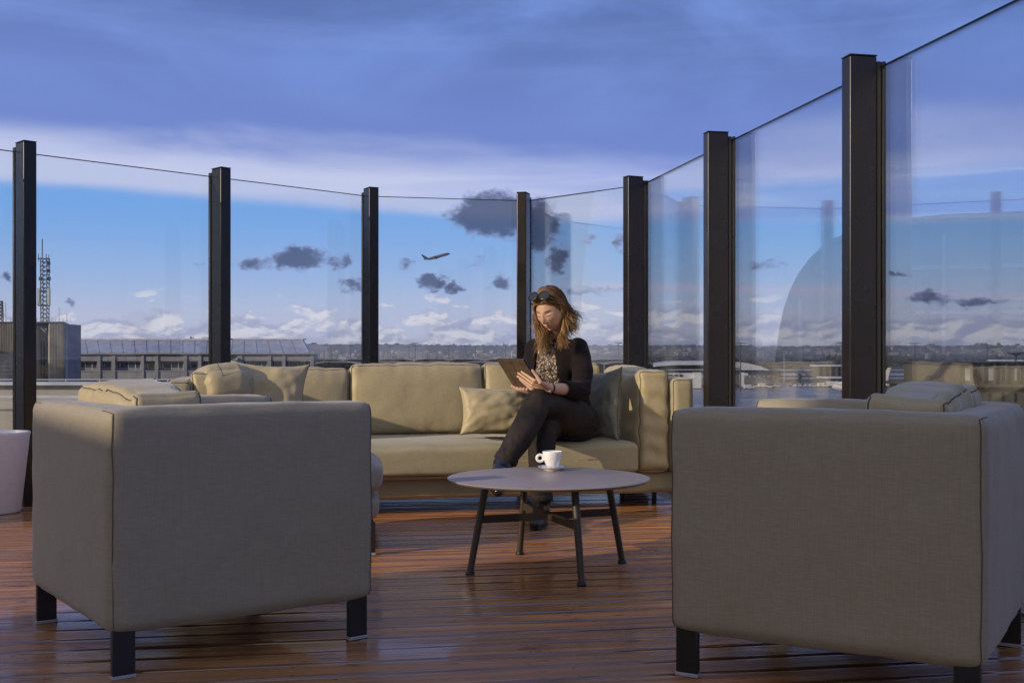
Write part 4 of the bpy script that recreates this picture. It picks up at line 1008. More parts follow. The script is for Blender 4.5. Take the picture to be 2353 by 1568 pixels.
# airliners: one climbing, parked tails
def airliner(name, loc, rot, L, label, m1, m2, gear=True):
    t_ = empty(name, loc, 0, label, 'airliner'); t_.rotation_euler = rot; r = L*.054
    m = MB(); pr = [(-.50, .04, .03), (-.47, .20, .028), (-.36, .62, .016), (-.22, .98, 0), (.30, 1, 0), (.40, .94, -.001), (.455, .72, -.006), (.485, .42, -.012), (.50, .10, -.016)]
    m.loft([((x*L, 0, z*L), (0, r*k, 0), (0, 0, r*k)) for x, k, z in pr], 20); m.obj('fuselage', m1, t_, smooth=True)
    for s in (-1, 1):
        m = MB(); z = -.35*r
        m.add([(.10*L, 0, z), (-.06*L, 0, z), (-.16*L, s*.46*L, z+.055*L), (-.12*L, s*.46*L, z+.055*L)]+[(.10*L, 0, z+.012*L), (-.06*L, 0, z+.006*L), (-.16*L, s*.46*L, z+.058*L), (-.12*L, s*.46*L, z+.058*L)],
              [(0, 3, 2, 1), (4, 5, 6, 7), (0, 1, 5, 4), (1, 2, 6, 5), (2, 3, 7, 6), (3, 0, 4, 7)]); m.obj('wing', m2, t_)
        m = MB(); m.lathe([(0, 0), (.021*L, .0), (.027*L, .03*L), (.027*L, .06*L), (.016*L, .095*L), (0, .10*L)], (0, 0, 0), 16); e = m.obj('engine', m2, t_, smooth=True, loc=(.105*L, s*.155*L, z-.018*L)); e.rotation_euler = (0, R(-90), 0)
        m = MB(); z = .35*r
        m.add([(-.38*L, 0, z), (-.46*L, 0, z), (-.50*L, s*.16*L, z+.01*L), (-.47*L, s*.16*L, z+.01*L)]+[(-.38*L, 0, z+.01*L), (-.46*L, 0, z+.008*L), (-.50*L, s*.16*L, z+.014*L), (-.47*L, s*.16*L, z+.014*L)],
              [(0, 3, 2, 1), (4, 5, 6, 7), (0, 1, 5, 4), (1, 2, 6, 5), (2, 3, 7, 6), (3, 0, 4, 7)]); m.obj('tailplane', m2, t_)
    m = MB(); m.prism([(-.30*L, r*.85), (-.455*L, r*.7), (-.535*L, .225*L), (-.485*L, .225*L)], 'y', -.005*L, .005*L); m.obj('tail_fin', m2, t_)
    if gear:
        m = MB()
        m.box(-.05*L, -.02*L, -.05*L, .05*L, -r-.035*L, -r*.6); m.obj('landing_gear', M['rubber'], t_, bevel=.2)
    m = MB(); m.prism([(.455*L, -.1*r), (.478*L, -.1*r), (.452*L, .28*r), (.43*L, .34*r)], 'y', -r*.62, r*.62); m.obj('cockpit_window', M['far_glass'], t_)
    return t_
airliner('airliner', P(1003, 590, 1850), (R(3), R(-16), R(8)), 45, 'dark airliner climbing to the right with landing gear down', M['plane_grey'], M['plane_dark'])
def tailfin(px, yt, d, m2, lab, lean=1):
    t_ = airliner('parked_airliner', (P(px, 0, d).x, d, P(px, yt, d).z-.185*36*1.0), (0, 0, R(90 if lean > 0 else 80)), 36, lab, M['white_paint'], m2, False)
tailfin(1175, 812, 700, M['white_paint'], 'parked airliner behind the terminal with only its white fin showing')
tailfin(908, 822, 760, M['red_paint'], 'parked airliner with red fin beyond the terminal roofs')
ap = airliner('parked_airliner', (P(1975, 0, 470).x, 470, GZ+3.7), (0, 0, R(112)), 36, 'white airliner parked on the right apron, mostly behind the big post', M['white_paint'], M['white_paint'], False)
# fuel pit / bus roof at near apron
for px, y, lab, d in ((1722, 905, 'dark low bus shelter roof close below the second right post', 150), (1905, 897, 'parked grey cart on the near apron by the armchair', 300)):
    s_ = empty('ground_cart', (P(px, 0, d).x, d, GZ+.05), 0, lab, 'cart')
    m = MB(); m.box(-1.8, 1.8, -1, 1, .5, 1.4); m.obj('body', M['mast'], s_, bevel=.05); m = MB(); m.box(-1.9, .5, -1.05, 1.05, 1.9, 2.0); m.obj('canopy', M['white_roof'], s_)
    for x in (-1.2, 1.2): m = MB(); m.tube([(x, -1, .4), (x, 1, .4)], .4, 10); m.obj('axle', M['tyre'], s_)

# ---- beige stone building at the far right
SDd = 72.0
sb = empty('stone_building', (P(2290, 0, SDd).x, SDd, GZ), 0, 'pale stone building with cornice and small windows at the right edge', 'building')
part('upper_wall', 2199, 2420, 833.5, 883, SDd+1, 10, M['concrete_beige'], sb); part('parapet', 2194, 2425, 830, 833.4, SDd+.7, 10.5, M['mast'], sb)
part('cornice', 2170, 2425, 883.2, 889, SDd-.5, 12, M['concrete_beige'], sb); part('lower_wall', 2176, 2420, 889.2, GY(SDd), SDd, 11, M['concrete_beige'], sb)
for k in range(8): part('pilaster', 2202+k*27, 2207+k*27, 834, 883, SDd+.8, .2, M['concrete_beige'], sb)
for k in range(9): part('corbel', 2178+k*14, 2181+k*14, 889.1, 893, SDd-.3, .3, M['concrete_beige'], sb)
for k, px in enumerate((2216, 2247, 2270, 2301, 2330)):
    f_ = part('window', px, px+5.5, 902, 922, SDd-.04, .04, M['under'], sb)
    part('window', px+2, px+15, 846, 874, SDd+.9, .1, M['far_glass'] if k % 2 else M['frame_white'], sb)
rd = empty('radar_dish', P(2333, 828, 130), 0, 'dark saucer shaped radar antenna above the stone building', 'radar')
m = MB(); m.lathe([(0, .25), (.9, .25), (1.0, .12), (.35, -.12), (.25, -.2), (0, -.2)], (0, 0, .75), 24); m.obj('dish', M['mast'], rd, smooth=True); m = MB(); m.tube([(0, 0, -1.6), (0, 0, .6)], .12, 8); m.obj('stem', M['mast'], rd)

# ---- trees
def tree(px, d, hpx, wpx, label, m='foliage', dens=520, trunk=.35, group=None, base=None):
    s = d/F; h = hpx*s; w_ = wpx*s/2
    t_ = empty('tree' if base is None else base, (P(px, 0, d).x, d, GZ), random.random()*6, label, 'tree' if base is None else 'bush', group)
    rnd = random.Random(int(px*7+d)); mb = MB()
    mb.tube([(0, 0, 0), (w_*.04, 0, h*.4), (0, w_*.05, h*.85)], [h*.035, h*.022, h*.006], 6)
    limbs = []
    for k in range(14):
        a = rnd.random()*6.28; z = h*(.22+.5*rnd.random()); r_ = w_*(.5+.5*rnd.random()); e = Vector((math.cos(a)*r_, math.sin(a)*r_, min(h, z+h*(.12+.25*rnd.random()))))
        mb.tube([(0, 0, z), e*.55+Vector((0, 0, z*.4)), e], [h*.014, h*.009, h*.003], 4); limbs.append(e)
    mb.obj('trunk', M['bark'], t_)
    mb = MB(); cl_ = [(rnd.gauss(0, .42)*w_, rnd.gauss(0, .42)*w_, h*(trunk+(1-trunk)*(rnd.random()**.8))) for _ in range(18)]
    for k in range(dens):
        c = Vector(rnd.choice(cl_)); q = c+Vector((rnd.gauss(0, .22)*w_, rnd.gauss(0, .22)*w_, rnd.gauss(0, .09)*h)); z = q.z/h
        if z > 1.02 or z < trunk*.5: continue
        sz = .045*max(h, 4)*(.5+rnd.random()); n = Vector((rnd.gauss(0, 1), rnd.gauss(0, 1), rnd.gauss(0, 1))).normalized(); u = n.orthogonal().normalized()*sz; v = n.cross(u).normalized()*sz*.6
        mb.add([q-u, q-v*.8, q+u, q+v], [(0, 1, 2, 3)])
    mb.obj('crown', M[m], t_); return t_
tr = [(1722, 700, 40, 30, 'bare brown tree beside the second right post', 'foliage_brown'), (1745, 690, 48, 34, 'tallest bare brown tree behind the yellow trucks', 'foliage_brown'), (1766, 705, 42, 32, 'bushy bare tree right of the tallest brown tree', 'foliage_brown'),
      (1838, 690, 22, 14, 'small dark conifer right of the thick pale mast', 'foliage'), (1785, 740, 26, 26, 'low brown tree before the thick pale mast', 'foliage_brown'), (1553, 850, 14, 16, 'dark round tree past the sofa arm', 'foliage'),
      (1573, 840, 16, 14, 'dark tree second past the sofa arm', 'foliage'), (2082, 330, 22, 17, 'dark rounded bush right of the big post', 'foliage'), (1858, 800, 18, 30, 'wide low tree beyond the conifer', 'foliage_brown')]
for a in tr: tree(a[0], a[1], a[2], a[3], a[4], a[5])
for k in range(9):
    px = 860+k*7.5; tree(px, 640, 8, 5.0, '%s of nine small pointed trees in a row beyond the terminal roofs' % ORD[k], 'foliage', 90, .15, 'row of small trees beyond the terminal')
for k in range(6): tree(2050+k*26+random.random()*8, 300-6*k, 13+random.random()*6, 36, '%s low dark shrub of the hedge right of the big post, from the left' % ORD[k], 'foliage', 260, .05, 'hedge shrubs by the stone building', 'shrub')
# tree belts that read as one mass
mb = MB(); rnd = random.Random(5)
for k in range(9000):
    u = rnd.random(); x = -250+1900*u; d = 1500+500*rnd.random()+120*fbm((x*.01, 1, 0)); h = 12+7*fbm((x*.02, 5, 0))
    if fbm((x*.004, 9, 0)) < -.22: continue
    z = GZ+h*rnd.random()**.6; s = 2.2*(.6+rnd.random()); n = Vector((rnd.gauss(0, 1), rnd.gauss(0, 1), rnd.gauss(0, 1))).normalized(); a = n.orthogonal().normalized()*s*1.5; b = n.cross(a).normalized()*s; q = Vector((x, d, z))
    mb.add([q-a, q-b, q+a, q+b], [(0, 1, 2, 3)])
tag(mb.obj('distant_woodland', M['foliage']), 'dark belt of distant trees below the hills', 'woodland', kind='stuff')
mb = MB()
for k in range(9000):
    u = rnd.random(); x = -3000+6000*u; d = 3960+60*rnd.random(); 
    h = 55-.0016*x+6*fbm((x*.0016, 3.1, 0), 1, 6); z = GZ+h-3+8*rnd.random()*(.5+max(0, fbm((x*.05, 2, 2)))); s = 4*(.5+rnd.random()); q = Vector((x, d, z))
    n = Vector((rnd.gauss(0, 1), rnd.gauss(0, 1), rnd.gauss(0, 1))).normalized(); a = n.orthogonal().normalized()*s*1.5; b = n.cross(a).normalized()*s
    mb.add([q-a, q-b, q+a, q+b], [(0, 1, 2, 3)])
tag(mb.obj('ridge_woodland', M['foliage']), 'treetops along the crest of the far hills', 'woodland', kind='stuff')
# far town: countless houses as one mass, a few clear tower blocks as things
mb = MB(); mb2 = MB()
for k in range(2200):
    cx = rnd.choice((-820, -700, -560, -330, -250, -120, 60, 420, 900, 1300, 1700, 2100)); x = rnd.gauss(cx, 90); d = 2550+700*rnd.random()
    if x > 0: d = 2750+700*rnd.random()
    z = GZ+ (10 if x < 0 else 18)+26*(d-2550)/800*rnd.random()+2; w_ = 2.5+5*rnd.random()**2; h = 3+3.5*rnd.random()**2
    (mb if k % 3 else mb2).box(x-w_, x+w_, d, d+10, z-3, z+h)
tag(mb.obj('distant_town', M['far_grey']), 'pale houses scattered over the far hillside', 'town', kind='stuff'); tag(mb2.obj('distant_town', M['far_white']), 'whiter houses among the distant town', 'town', kind='stuff')
blocks = [(877, 812, 819, 8, 2400), (887, 813, 819, 8, 2400), (898, 812, 819, 6, 2400), (916, 811, 818, 9, 2450), (944, 809, 818, 5, 2450), (957, 808, 819, 6, 2450), (966, 810, 819, 8, 2450), (977, 807, 819, 7, 2450), (996, 812, 818, 9, 2450), (684, 812, 817, 8, 2400), (741, 811, 817, 6, 2400), (752, 810, 817, 10, 2400), (770, 812, 817, 9, 2400),
          (1165, 811, 818, 12, 2300), (1157, 784+5, 800, 3.5, 3850), (2136, 790, 797, 5, 3850), (2145, 790, 797, 4, 3850), (2246, 788, 797, 4, 3850), (2256, 788, 797, 5, 3850), (2266, 788, 797, 5, 3850), (2295, 788, 797, 6, 3850), (2338, 790, 797, 9, 3850), (1745, 806, 816, 6, 2350), (2135, 812, 821, 9, 2100), (1752, 808, 817, 4, 2350)]
def BL_(px, d):
    cl_ = [(0, 800, 'beyond the end of the office roof'), (800, 930, 'just right of the third fence post'), (930, 1100, 'near the tall mast above the terminal'), (1100, 1300, 'just left of the woman'), (1700, 2000, 'behind the bare brown trees'), (2000, 2200, 'first right of the big post'), (2200, 2400, 'on the ridge at the right')]
    lo, hi, w_ = [c for c in cl_ if c[0] <= px < c[1]][0]; same = sorted(b[0] for b in blocks if lo <= b[0] < hi)
    return '%s distant apartment tower from the left %s' % (ORD[same.index(px)], w_)
for (px, yt_, yb, wp, d) in blocks:
    a = P(px-wp/2, yb+3, d); b = P(px+wp/2, yt_, d); t_ = empty('apartment_block', ((a.x+b.x)/2, d, a.z), 0, BL_(px, d), 'apartment block', 'apartment towers on the far hills')
    w_ = (b.x-a.x)/2; h = b.z-a.z; m = MB(); m.box(-w_, w_, 0, 12, 0, h); m.obj('wall', M['far_white'] if d < 3000 else M['far_grey'], t_)
    m = MB(); m.box(-w_*.5, w_*.5, 2, 8, h, h+2.5); m.obj('roof_structure', M['far_grey'], t_)
    for k in range(4):
        m = MB(); m.box(-w_*.9, w_*.9, -.4, 0, h*(.15+.2*k), h*(.15+.2*k)+h*.08); m.obj('window_band', M['far_glass'], t_)

# ---- curved glass hall off to the left, seen mirrored in the right hand panes
gh = empty('curved_hall', (-56.6, 50.3, GZ), R(39.7), 'large curved glass hall with trusses standing left of the terrace', 'building')
n = 28; prof = []
for i in range(n+1):
    a = math.pi*i/n; prof.append((-math.copysign(abs(math.cos(a))**.32, math.cos(a))*21, 8+17.0*math.sin(a)**.5))
for j in range(7):
    m = MB(); m.tube([(x, j*5, z) for x, z in [(-21, 0)]+prof+[(21, 0)]], .28, 6); m.obj('arch_rib', M['mast'], gh)
mb = MB(); mb.prism([(-21, 0)]+prof+[(21, 0)], 'y', .3, .5); mb.obj('front_glazing', M['hall_glass'], gh)
mb = MB(); vs = [(x, 0.7, z) for x, z in prof]+[(x, 29.6, z) for x, z in prof]; mb.add(vs, [(i, i+1, n+2+i, n+1+i) for i in range(8, 20)]); mb.obj('roof_skin', M['mast'], gh)
for k in range(14):
    x = -19.5+k*3; m = MB(); m.box(x-.12, x+.12, .06, .28, 0, 8+16.2*(max(0, 1-abs(x/21)**4.5))**.25); m.obj('mullion', M['mast_pale'], gh)
for k in range(8):
    z = 1.5+k*2.9; w_ = 20.6 if z < 12 else 19.2-max(0, z-16)*.8; m = MB(); m.box(-w_, w_, .04, .24, z-.12, z+.12); m.obj('transom', M['mast_pale'], gh)
for k in range(10):
    x = -18+k*4; m = MB(); m.tube([(x, 0, 0), (x+(1.6 if k % 2 else -1.6), 0, 8+15*max(0, 1-(x/21)**2)**.5)], .16, 5); m.obj('truss_bar', M['mast'], gh)
for z in (5, 11, 16): m = MB(); w_ = 20.5*(1 if z < 9 else (1-((z-8)/17)**2)**.5); m.tube([(-w_, 0, z), (w_, 0, z)], .2, 5); m.obj('cross_beam', M['mast'], gh)

# ---- haze
hz_ = MB(); hz_.box(-3500, 3600, -60, 5200, GZ-1.0, 62)
hb = tag(hz_.obj('haze', []), kind='stuff')
hm_ = bpy.data.materials.new('haze_air'); hm_.use_nodes = True; t = NT(hm_.node_tree); t.n.clear()
o_ = t.new('ShaderNodeOutputMaterial'); pv = t.new('ShaderNodeVolumePrincipled'); pv.inputs['Color'].default_value = (.80, .86, 1, 1); pv.inputs['Density'].default_value = 0.00012; pv.inputs['Anisotropy'].default_value = .2
t.l.new(pv.outputs[0], o_.inputs['Volume']); hb.data.materials.append(hm_)
# ================================================================== THE WOMAN
def skinmat(t, b, o, tcn):
    at_ = t.new('ShaderNodeVertexColor', layer_name='tint'); n = t.noise(o, 60, 4, .6)
    t.put(b.inputs['Base Color'], t.mix(t.math('MULTIPLY', n, .18), at_.outputs[0], (.50, .26, .17))); t.put(b.inputs['Normal'], t.bump(t.noise(o, 500, 2, .5), .06, .001))
M['skin'] = mat('skin', (.6, .38, .27), .46, fn=skinmat, spec=.4)
M['skin'].node_tree.nodes['Principled BSDF'].inputs['Subsurface Weight'].default_value = .08
M['skin'].node_tree.nodes['Principled BSDF'].inputs['Subsurface Radius'].default_value = (.01, .004, .002)
def knit(t, b, o, tcn):
    n = t.noise(t.mapping(o, (300, 300, 90)), 1, 3, .6); g_ = t.noise(o, 9, 4, .5)
    t.put(b.inputs['Base Color'], t.mix(n, (.006, .004, .005), (.014, .009, .009))); t.put(b.inputs['Normal'], t.bump(n, .5, .001, t.bump(g_, .5, .02)))
    b.inputs['Sheen Weight'].default_value = .03
M['knit'] = mat('black_knit', (.02, .015, .015), .9, fn=knit, spec=.2)
def denim(t, b, o, tcn):
    n = t.noise(t.mapping(o, (260, 260, 260)), 1, 3, .6); g_ = t.noise(o, 7, 5, .6)
    t.put(b.inputs['Base Color'], t.mix(t.step(g_, .35, .7), (.011, .009, .009), (.032, .024, .021))); t.put(b.inputs['Normal'], t.bump(n, .4, .001, t.bump(g_, .7, .02)))
M['denim'] = mat('black_denim', (.02, .018, .018), .75, fn=denim, spec=.25)
def lace(t, b, o, tcn):
    wv = t.noise(o, 26, 3, .5, 0, 1); q = t.vmath('ADD', o, t.vmath('MULTIPLY', t.vmath('SUBTRACT', wv, (.5, .5, .5)), (.03, .03, .03)))
    v = t.new('ShaderNodeTexVoronoi', feature='DISTANCE_TO_EDGE'); v.inputs['Scale'].default_value = 62; t.l.new(q, v.inputs['Vector'])
    n = t.noise(q, 70, 3, .6)
    k = t.math('MULTIPLY', t.step(v.outputs['Distance'], .07, .15), t.step(n, .45, .57))
    t.put(b.inputs['Base Color'], t.mix(k, (.010, .008, .008), (.46, .31, .22))); t.put(b.inputs['Roughness'], .6)
M['lace'] = mat('black_lace_over_nude', (.2, .15, .1), .6, fn=lace)
M['boot'] = mat('black_leather', (.008, .007, .009), .22, coat=.2, fn=lambda t, b, o, c: t.put(b.inputs['Normal'], t.bump(t.noise(o, 22, 5, .6), .35, .008)))
def hairm(c0, c1):
    def fn(t, b, o, tcn):
        n = t.noise(o, 90, 4, .6); t.put(b.inputs['Base Color'], t.mix(n, c0, c1)); b.inputs['Anisotropic'].default_value = .4
    return fn
HM = [mat('hair_dark', (.05, .03, .015), .42, fn=hairm((.045, .030, .017), (.11, .070, .035))), mat('hair_mid', (.2, .1, .04), .38, fn=hairm((.14, .082, .036), (.25, .145, .065))), mat('hair_light', (.4, .25, .12), .36, fn=hairm((.34, .18, .065), (.46, .27, .11)))]
M['lens'] = mat('dark_lens', (.008, .008, .014), .06, coat=1.0)
M['leather_band'] = mat('dark_red_band', (.05, .012, .010), .5)
M['leather_case'] = mat('brown_leather_case', (.085, .054, .034), .45, fn=speckle((.085, .054, .034), .3, 30, .2))

woman = empty('person', (.25, 5.9, 0), 0, 'seated woman with legs crossed, black cardigan and lace top, holding a tablet', 'person')
WL = woman.location.copy()
def remesh(name, mb, vox, m, smooth_it=2, fn=None):
    me = bpy.data.meshes.new('tmp'); me.from_pydata(mb.v, [], mb.f)
    bm = bmesh.new(); bm.from_mesh(me); bmesh.ops.recalc_face_normals(bm, faces=bm.faces); bm.to_mesh(me); bm.free()
    o = bpy.data.objects.new('tmp', me); C.objects.link(o)
    md = o.modifiers.new('r', 'REMESH'); md.mode = 'VOXEL'; md.voxel_size = vox
    sm = o.modifiers.new('s', 'SMOOTH'); sm.factor = .5; sm.iterations = smooth_it
    dg = bpy.context.evaluated_depsgraph_get(); out = bpy.data.meshes.new_from_object(o.evaluated_get(dg)); bpy.data.objects.remove(o); bpy.data.meshes.remove(me)
    out.name = name; out.materials.clear(); out.materials.append(m)
    if fn:
        for v in out.vertices: v.co = fn(Vector(v.co))
    for v in out.vertices: v.co = v.co-WL
    for p in out.polygons: p.use_smooth = True
    q = link(name, out, woman); return q
def chain(mb, pts, n=16):
    """pts: (x,y,z,r) spheres swept into a tapered limb with rounded ends"""
    P_ = [Vector(p[:3]) for p in pts]; r = [p[3] for p in pts]; pp = []; rr = []
    for i in range(len(P_)-1):
        for k in range(5): u = k/5; u2 = u*u*(3-2*u)*.5+u*.5; pp.append(P_[i].lerp(P_[i+1], u)); rr.append(r[i]+(r[i+1]-r[i])*u2)
    pp.append(P_[-1]); rr.append(r[-1]); mb.tube(pp, rr, n)
    mb.sphere(P_[0], r[0]*.99, n, 10); mb.sphere(P_[-1], r[-1]*.99, n, 10)
    for p, q in zip(P_[1:-1], r[1:-1]): mb.sphere(p, q, n, 10)
S_ = Vector((.86, -.51, 0)); Fw = Vector((-.51, -.86, 0))
TS = [(.40, .305, 6.05, .160, .125), (.50, .295, 6.06, .150, .115), (.60, .275, 6.06, .132, .100), (.70, .255, 6.05, .140, .108), (.77, .246, 6.045, .150, .113), (.83, .242, 6.05, .160, .100), (.875, .238, 6.06, .150, .078), (.905, .236, 6.065, .100, .064), (.930, .234, 6.065, .058, .052)]
def torso(mb, off, z0, z1, n=40):
    secs = []
    for i in range(25):
        z = z0+(z1-z0)*i/24
        j = max(k for k in range(len(TS)-1) if TS[k][0] <= z+1e-6 or k == 0); a, b = TS[j], TS[j+1]; u = max(0, min(1, (z-a[0])/(b[0]-a[0]))); q = [a[k]+(b[k]-a[k])*u for k in range(5)]
        secs.append(((q[1], q[2], z), S_*(q[3]+off), Fw*(q[4]+off)))
    mb.loft(secs, n)
def tcen(z):
    z = max(.40, min(.929, z)); j = max(k for k in range(len(TS)-1) if TS[k][0] <= z); a, b = TS[j], TS[j+1]; u = (z-a[0])/(b[0]-a[0]); return Vector((a[1]+(b[1]-a[1])*u, a[2]+(b[2]-a[2])*u, z))
HC = Vector(P(1266, 712, 5.93)); HR = Matrix.Rotation(R(-33), 3, 'Z') @ Matrix.Rotation(R(25), 3, 'X') @ Matrix.Rotation(R(-3), 3, 'Y')
def hw(p): return HC+HR @ Vector(p)
def gs(x, z, x0, z0, sx, sz): return math.exp(-((x-x0)/sx)**2-((z-z0)/sz)**2)
def headpt(a, b, c):
    x, y, z = a*.071, b*.093, c*.113
    if z < 0:
        k = -z/.113
        x *= 1-.30*k**1.9; 
        if y > 0: y *= 1-.62*k**.8
    if y < 0:
        y *= 1-.07*abs(c)**2
        ax = abs(x); f = 0
        f += .0035*gs(ax, z, .026, .026, .014, .007)-.0105*gs(ax, z, .028, .010, .0135, .0095)+.0062*gs(ax, z, .030, .006, .0115, .0066)-.002*gs(ax, z, .030, .0135, .013, .0022)
        f += .010*gs(x, z, 0, .000, .0085, .020)+.0155*gs(x, z, 0, -.021, .0085, .012)+.013*gs(x, z, 0, -.031, .0078, .0068)+.0060*gs(ax, z, .011, -.034, .0052, .0055)
        f += .0050*gs(ax, z, .040, -.018, .020, .018)
        f += .0072*gs(x, z, 0, -.0535, .016, .0042)+.0078*gs(x, z, 0, -.0650, .0135, .0045)-.0065*gs(x, z, 0, -.0592, .019, .0017)+.004*gs(x, z, 0, -.058, .026, .016)
        f += .012*gs(x, z, 0, -.094, .020, .016)-.0040*gs(x, z, 0, -.077, .014, .006)
        y -= f
    return (x, y, z)
bd = MB()
n, m_ = 150, 130; vs = []
for i in range(m_+1):
    th = math.pi*i/m_
    for k in range(n):
        ph = 2*math.pi*k/n; vs.append(hw(headpt(math.sin(th)*math.cos(ph), math.sin(th)*math.sin(ph), math.cos(th))))
bd.add(vs, [(i*n+k, (i+1)*n+k, (i+1)*n+(k+1) % n, i*n+(k+1) % n) for i in range(m_) for k in range(n)])
for s in (-1, 1):
    bd.sphere(hw((s*.0715, .012, .002)), (.006, .016, .029), 14, 10, HR @ Matrix.Rotation(R(-12), 3, 'X') @ Matrix.Rotation(R(s*18), 3, 'Z'))
chain(bd, [(*hw((0, .026, -.035)), .050), (*hw((0, .040, -.085)), .049), (.234, 6.05, .945, .050), (.236, 6.065, .90, .060)])
torso(bd, -.012, .72, .93, 24)
# tablet geometry (corners measured on the photo grid)
TL, TR_, BL = P(1140, 823.3, 5.68), P(1205, 828.5, 5.49), P(1180, 886.5, 5.745)
ea = (BL-TL); eb = (TR_-TL); eb = (eb-ea.normalized()*eb.dot(ea.normalized())); TN = ea.cross(eb).normalized()
if TN.y > 0: TN = -TN                                   # back of the tablet, towards the viewer
def onback(px, py, off=.010):
    o_ = Vector((0, 0, EYE)); dr = P(px, py, 1.0)-o_; t_ = (TL-o_).dot(TN)/dr.dot(TN); return o_+dr*t_+TN*off
# left hand, spread on the back of the tablet
LW = P(1263, 891, 5.565)
fg = [((1201, 851), (1216.5, 859.5), (1233, 869)), ((1193.5, 854), (1211, 864), (1229, 875)), ((1191.5, 861), (1208, 870), (1226, 881.5)), ((1196.5, 868), (1208.5, 876), (1225, 888))]
for k, (a, b, c) in enumerate(fg):
    A = onback(*a, .0095); B = onback(*b, .0135); K = onback(*c, .018); r = (.0072, .0074, .0070, .0062)[k]
    chain(bd, [(*A, r*.85), (*A.lerp(B, .5), r*.95), (*B, r), (*K, r*1.25), (*K.lerp(LW, .35), .0120), (*LW, .0185)], 12)
tb_ = [P(1226, 851, 5.545), P(1236, 862, 5.55), P(1247, 875, 5.555)]
tb_ = [onback(1224, 850, .003), onback(1234, 861, .006), onback(1246, 873, .016)]
chain(bd, [(*tb_[0], .0072), (*tb_[1], .0088), (*tb_[2], .0115), (*LW, .0185)], 12)
for c in (fg[0][2], fg[1][2], fg[2][2], fg[3][2]): chain(bd, [(*onback(*c, .016), .0105), (*LW.lerp(onback(*c, .02), .35), .0155)], 12)
LE = Vector((.352, 5.80, .648)); LS = Vector((.372, 5.985, .862))
chain(bd, [(*LW, .0225), (*LW.lerp(LE, .35), .030), (*LE, .036), (*LS.lerp(tcen(.85), .08), .026)])
# right hand under the lower edge
RW = P(1232, 903, 5.70); RE = Vector((.118, 5.98, .635)); RS = Vector((.108, 6.12, .862))
for k in range(4):
    a = BL.lerp(BL+eb, .10+.115*k); K = a-TN*.004+Vector((.004, -.004, -.016)); T_ = a-TN*(.026)+ea*(-.22)
    chain(bd, [(*T_, .0068), (*(a-TN*.019+ea*.02), .0074), (*K, .0082), (*K.lerp(RW, .45), .0115), (*RW, .018)], 12)
chain(bd, [(*(BL.lerp(BL+eb, .02)+TN*.010-ea*.05), .0075), (*(BL+eb*.10+TN*.006+ea*.07), .0090), (*RW, .016)], 12)
chain(bd, [(*RW, .022), (*RE, .034), (*RS.lerp(tcen(.85), .25), .030)])
body = remesh('body', bd, .0021, M['skin'], 1)
ca = body.data.color_attributes.new('tint', 'FLOAT_COLOR', 'POINT'); HI = HR.inverted()
base = Vector((.53, .335, .235)); lip = Vector((.50, .17, .13)); brow = Vector((.10, .055, .03)); lash = Vector((.03, .018, .014)); blush = Vector((.62, .30, .21))
for i, v in enumerate(body.data.vertices):
    p = HI @ (Vector(v.co)+WL-HC); c = base.copy(); x, y, z = p; ax = abs(x)
    if y < -.03 and ax < .07 and abs(z) < .12:
        c = c.lerp(blush, .45*gs(ax, z, .040, -.028, .016, .014)); c = c.lerp(blush, .35*gs(x, z, 0, -.032, .012, .008))
        c = c.lerp(lip, min(1, 1.3*(gs(x, z, 0, -.0545, .019, .0036)+gs(x, z, 0, -.0645, .016, .0042))))
        c = c.lerp(Vector((.16, .05, .04)), .8*gs(x, z, 0, -.0595, .019, .0012))
        zb = .0275-.10*max(0, ax-.028)**1.0; c = c.lerp(brow, min(1, 1.2*math.exp(-((z-zb)/.0030)**2))*(1 if .013 < ax < .046 else 0)*.85)
        zl = .0005+.9*(ax-.030)**2*8; c = c.lerp(lash, min(1, 1.3*math.exp(-((z-zl)/.0021)**2))*(1 if .016 < ax < .043 else 0)*.95)
    ca.data[i].color = (*c, 1)
# earring
m = MB(); m.sphere(hw((.077, .008, -.030))-WL, .0028, 8, 6); m.obj('earring', M['chrome'], woman, smooth=True)
# bracelet
d_ = (LE-LW).normalized(); u_ = d_.orthogonal().normalized(); w__ = d_.cross(u_); cbr = LW+d_*.006
m = MB(); m.tube([cbr-d_*.005-WL, cbr+d_*.005-WL], .0262, 24); m.obj('wrist_band', M['leather_band'], woman, smooth=True)
q = cbr+Vector((-.004, -.022, -.016))-WL; m = MB(); m.sphere(q, (.007, .004, .007), 12, 8); m.obj('watch', M['chrome'], woman, smooth=True)
# blouse
bl = MB(); torso(bl, .002, .46, .928, 48)
chain(bl, [(*tcen(.74)+S_*.062+Fw*.070, .050), (*tcen(.735)+S_*.058+Fw*.066, .05)]); chain(bl, [(*tcen(.74)-S_*.062+Fw*.070, .050), (*tcen(.735)-S_*.058+Fw*.066, .05)])
remesh('lace_blouse', bl, .006, M['lace'], 4, lambda p: p+Vector((0, 0, 0))+Fw*.002*math.sin(p.z*90+p.x*40))
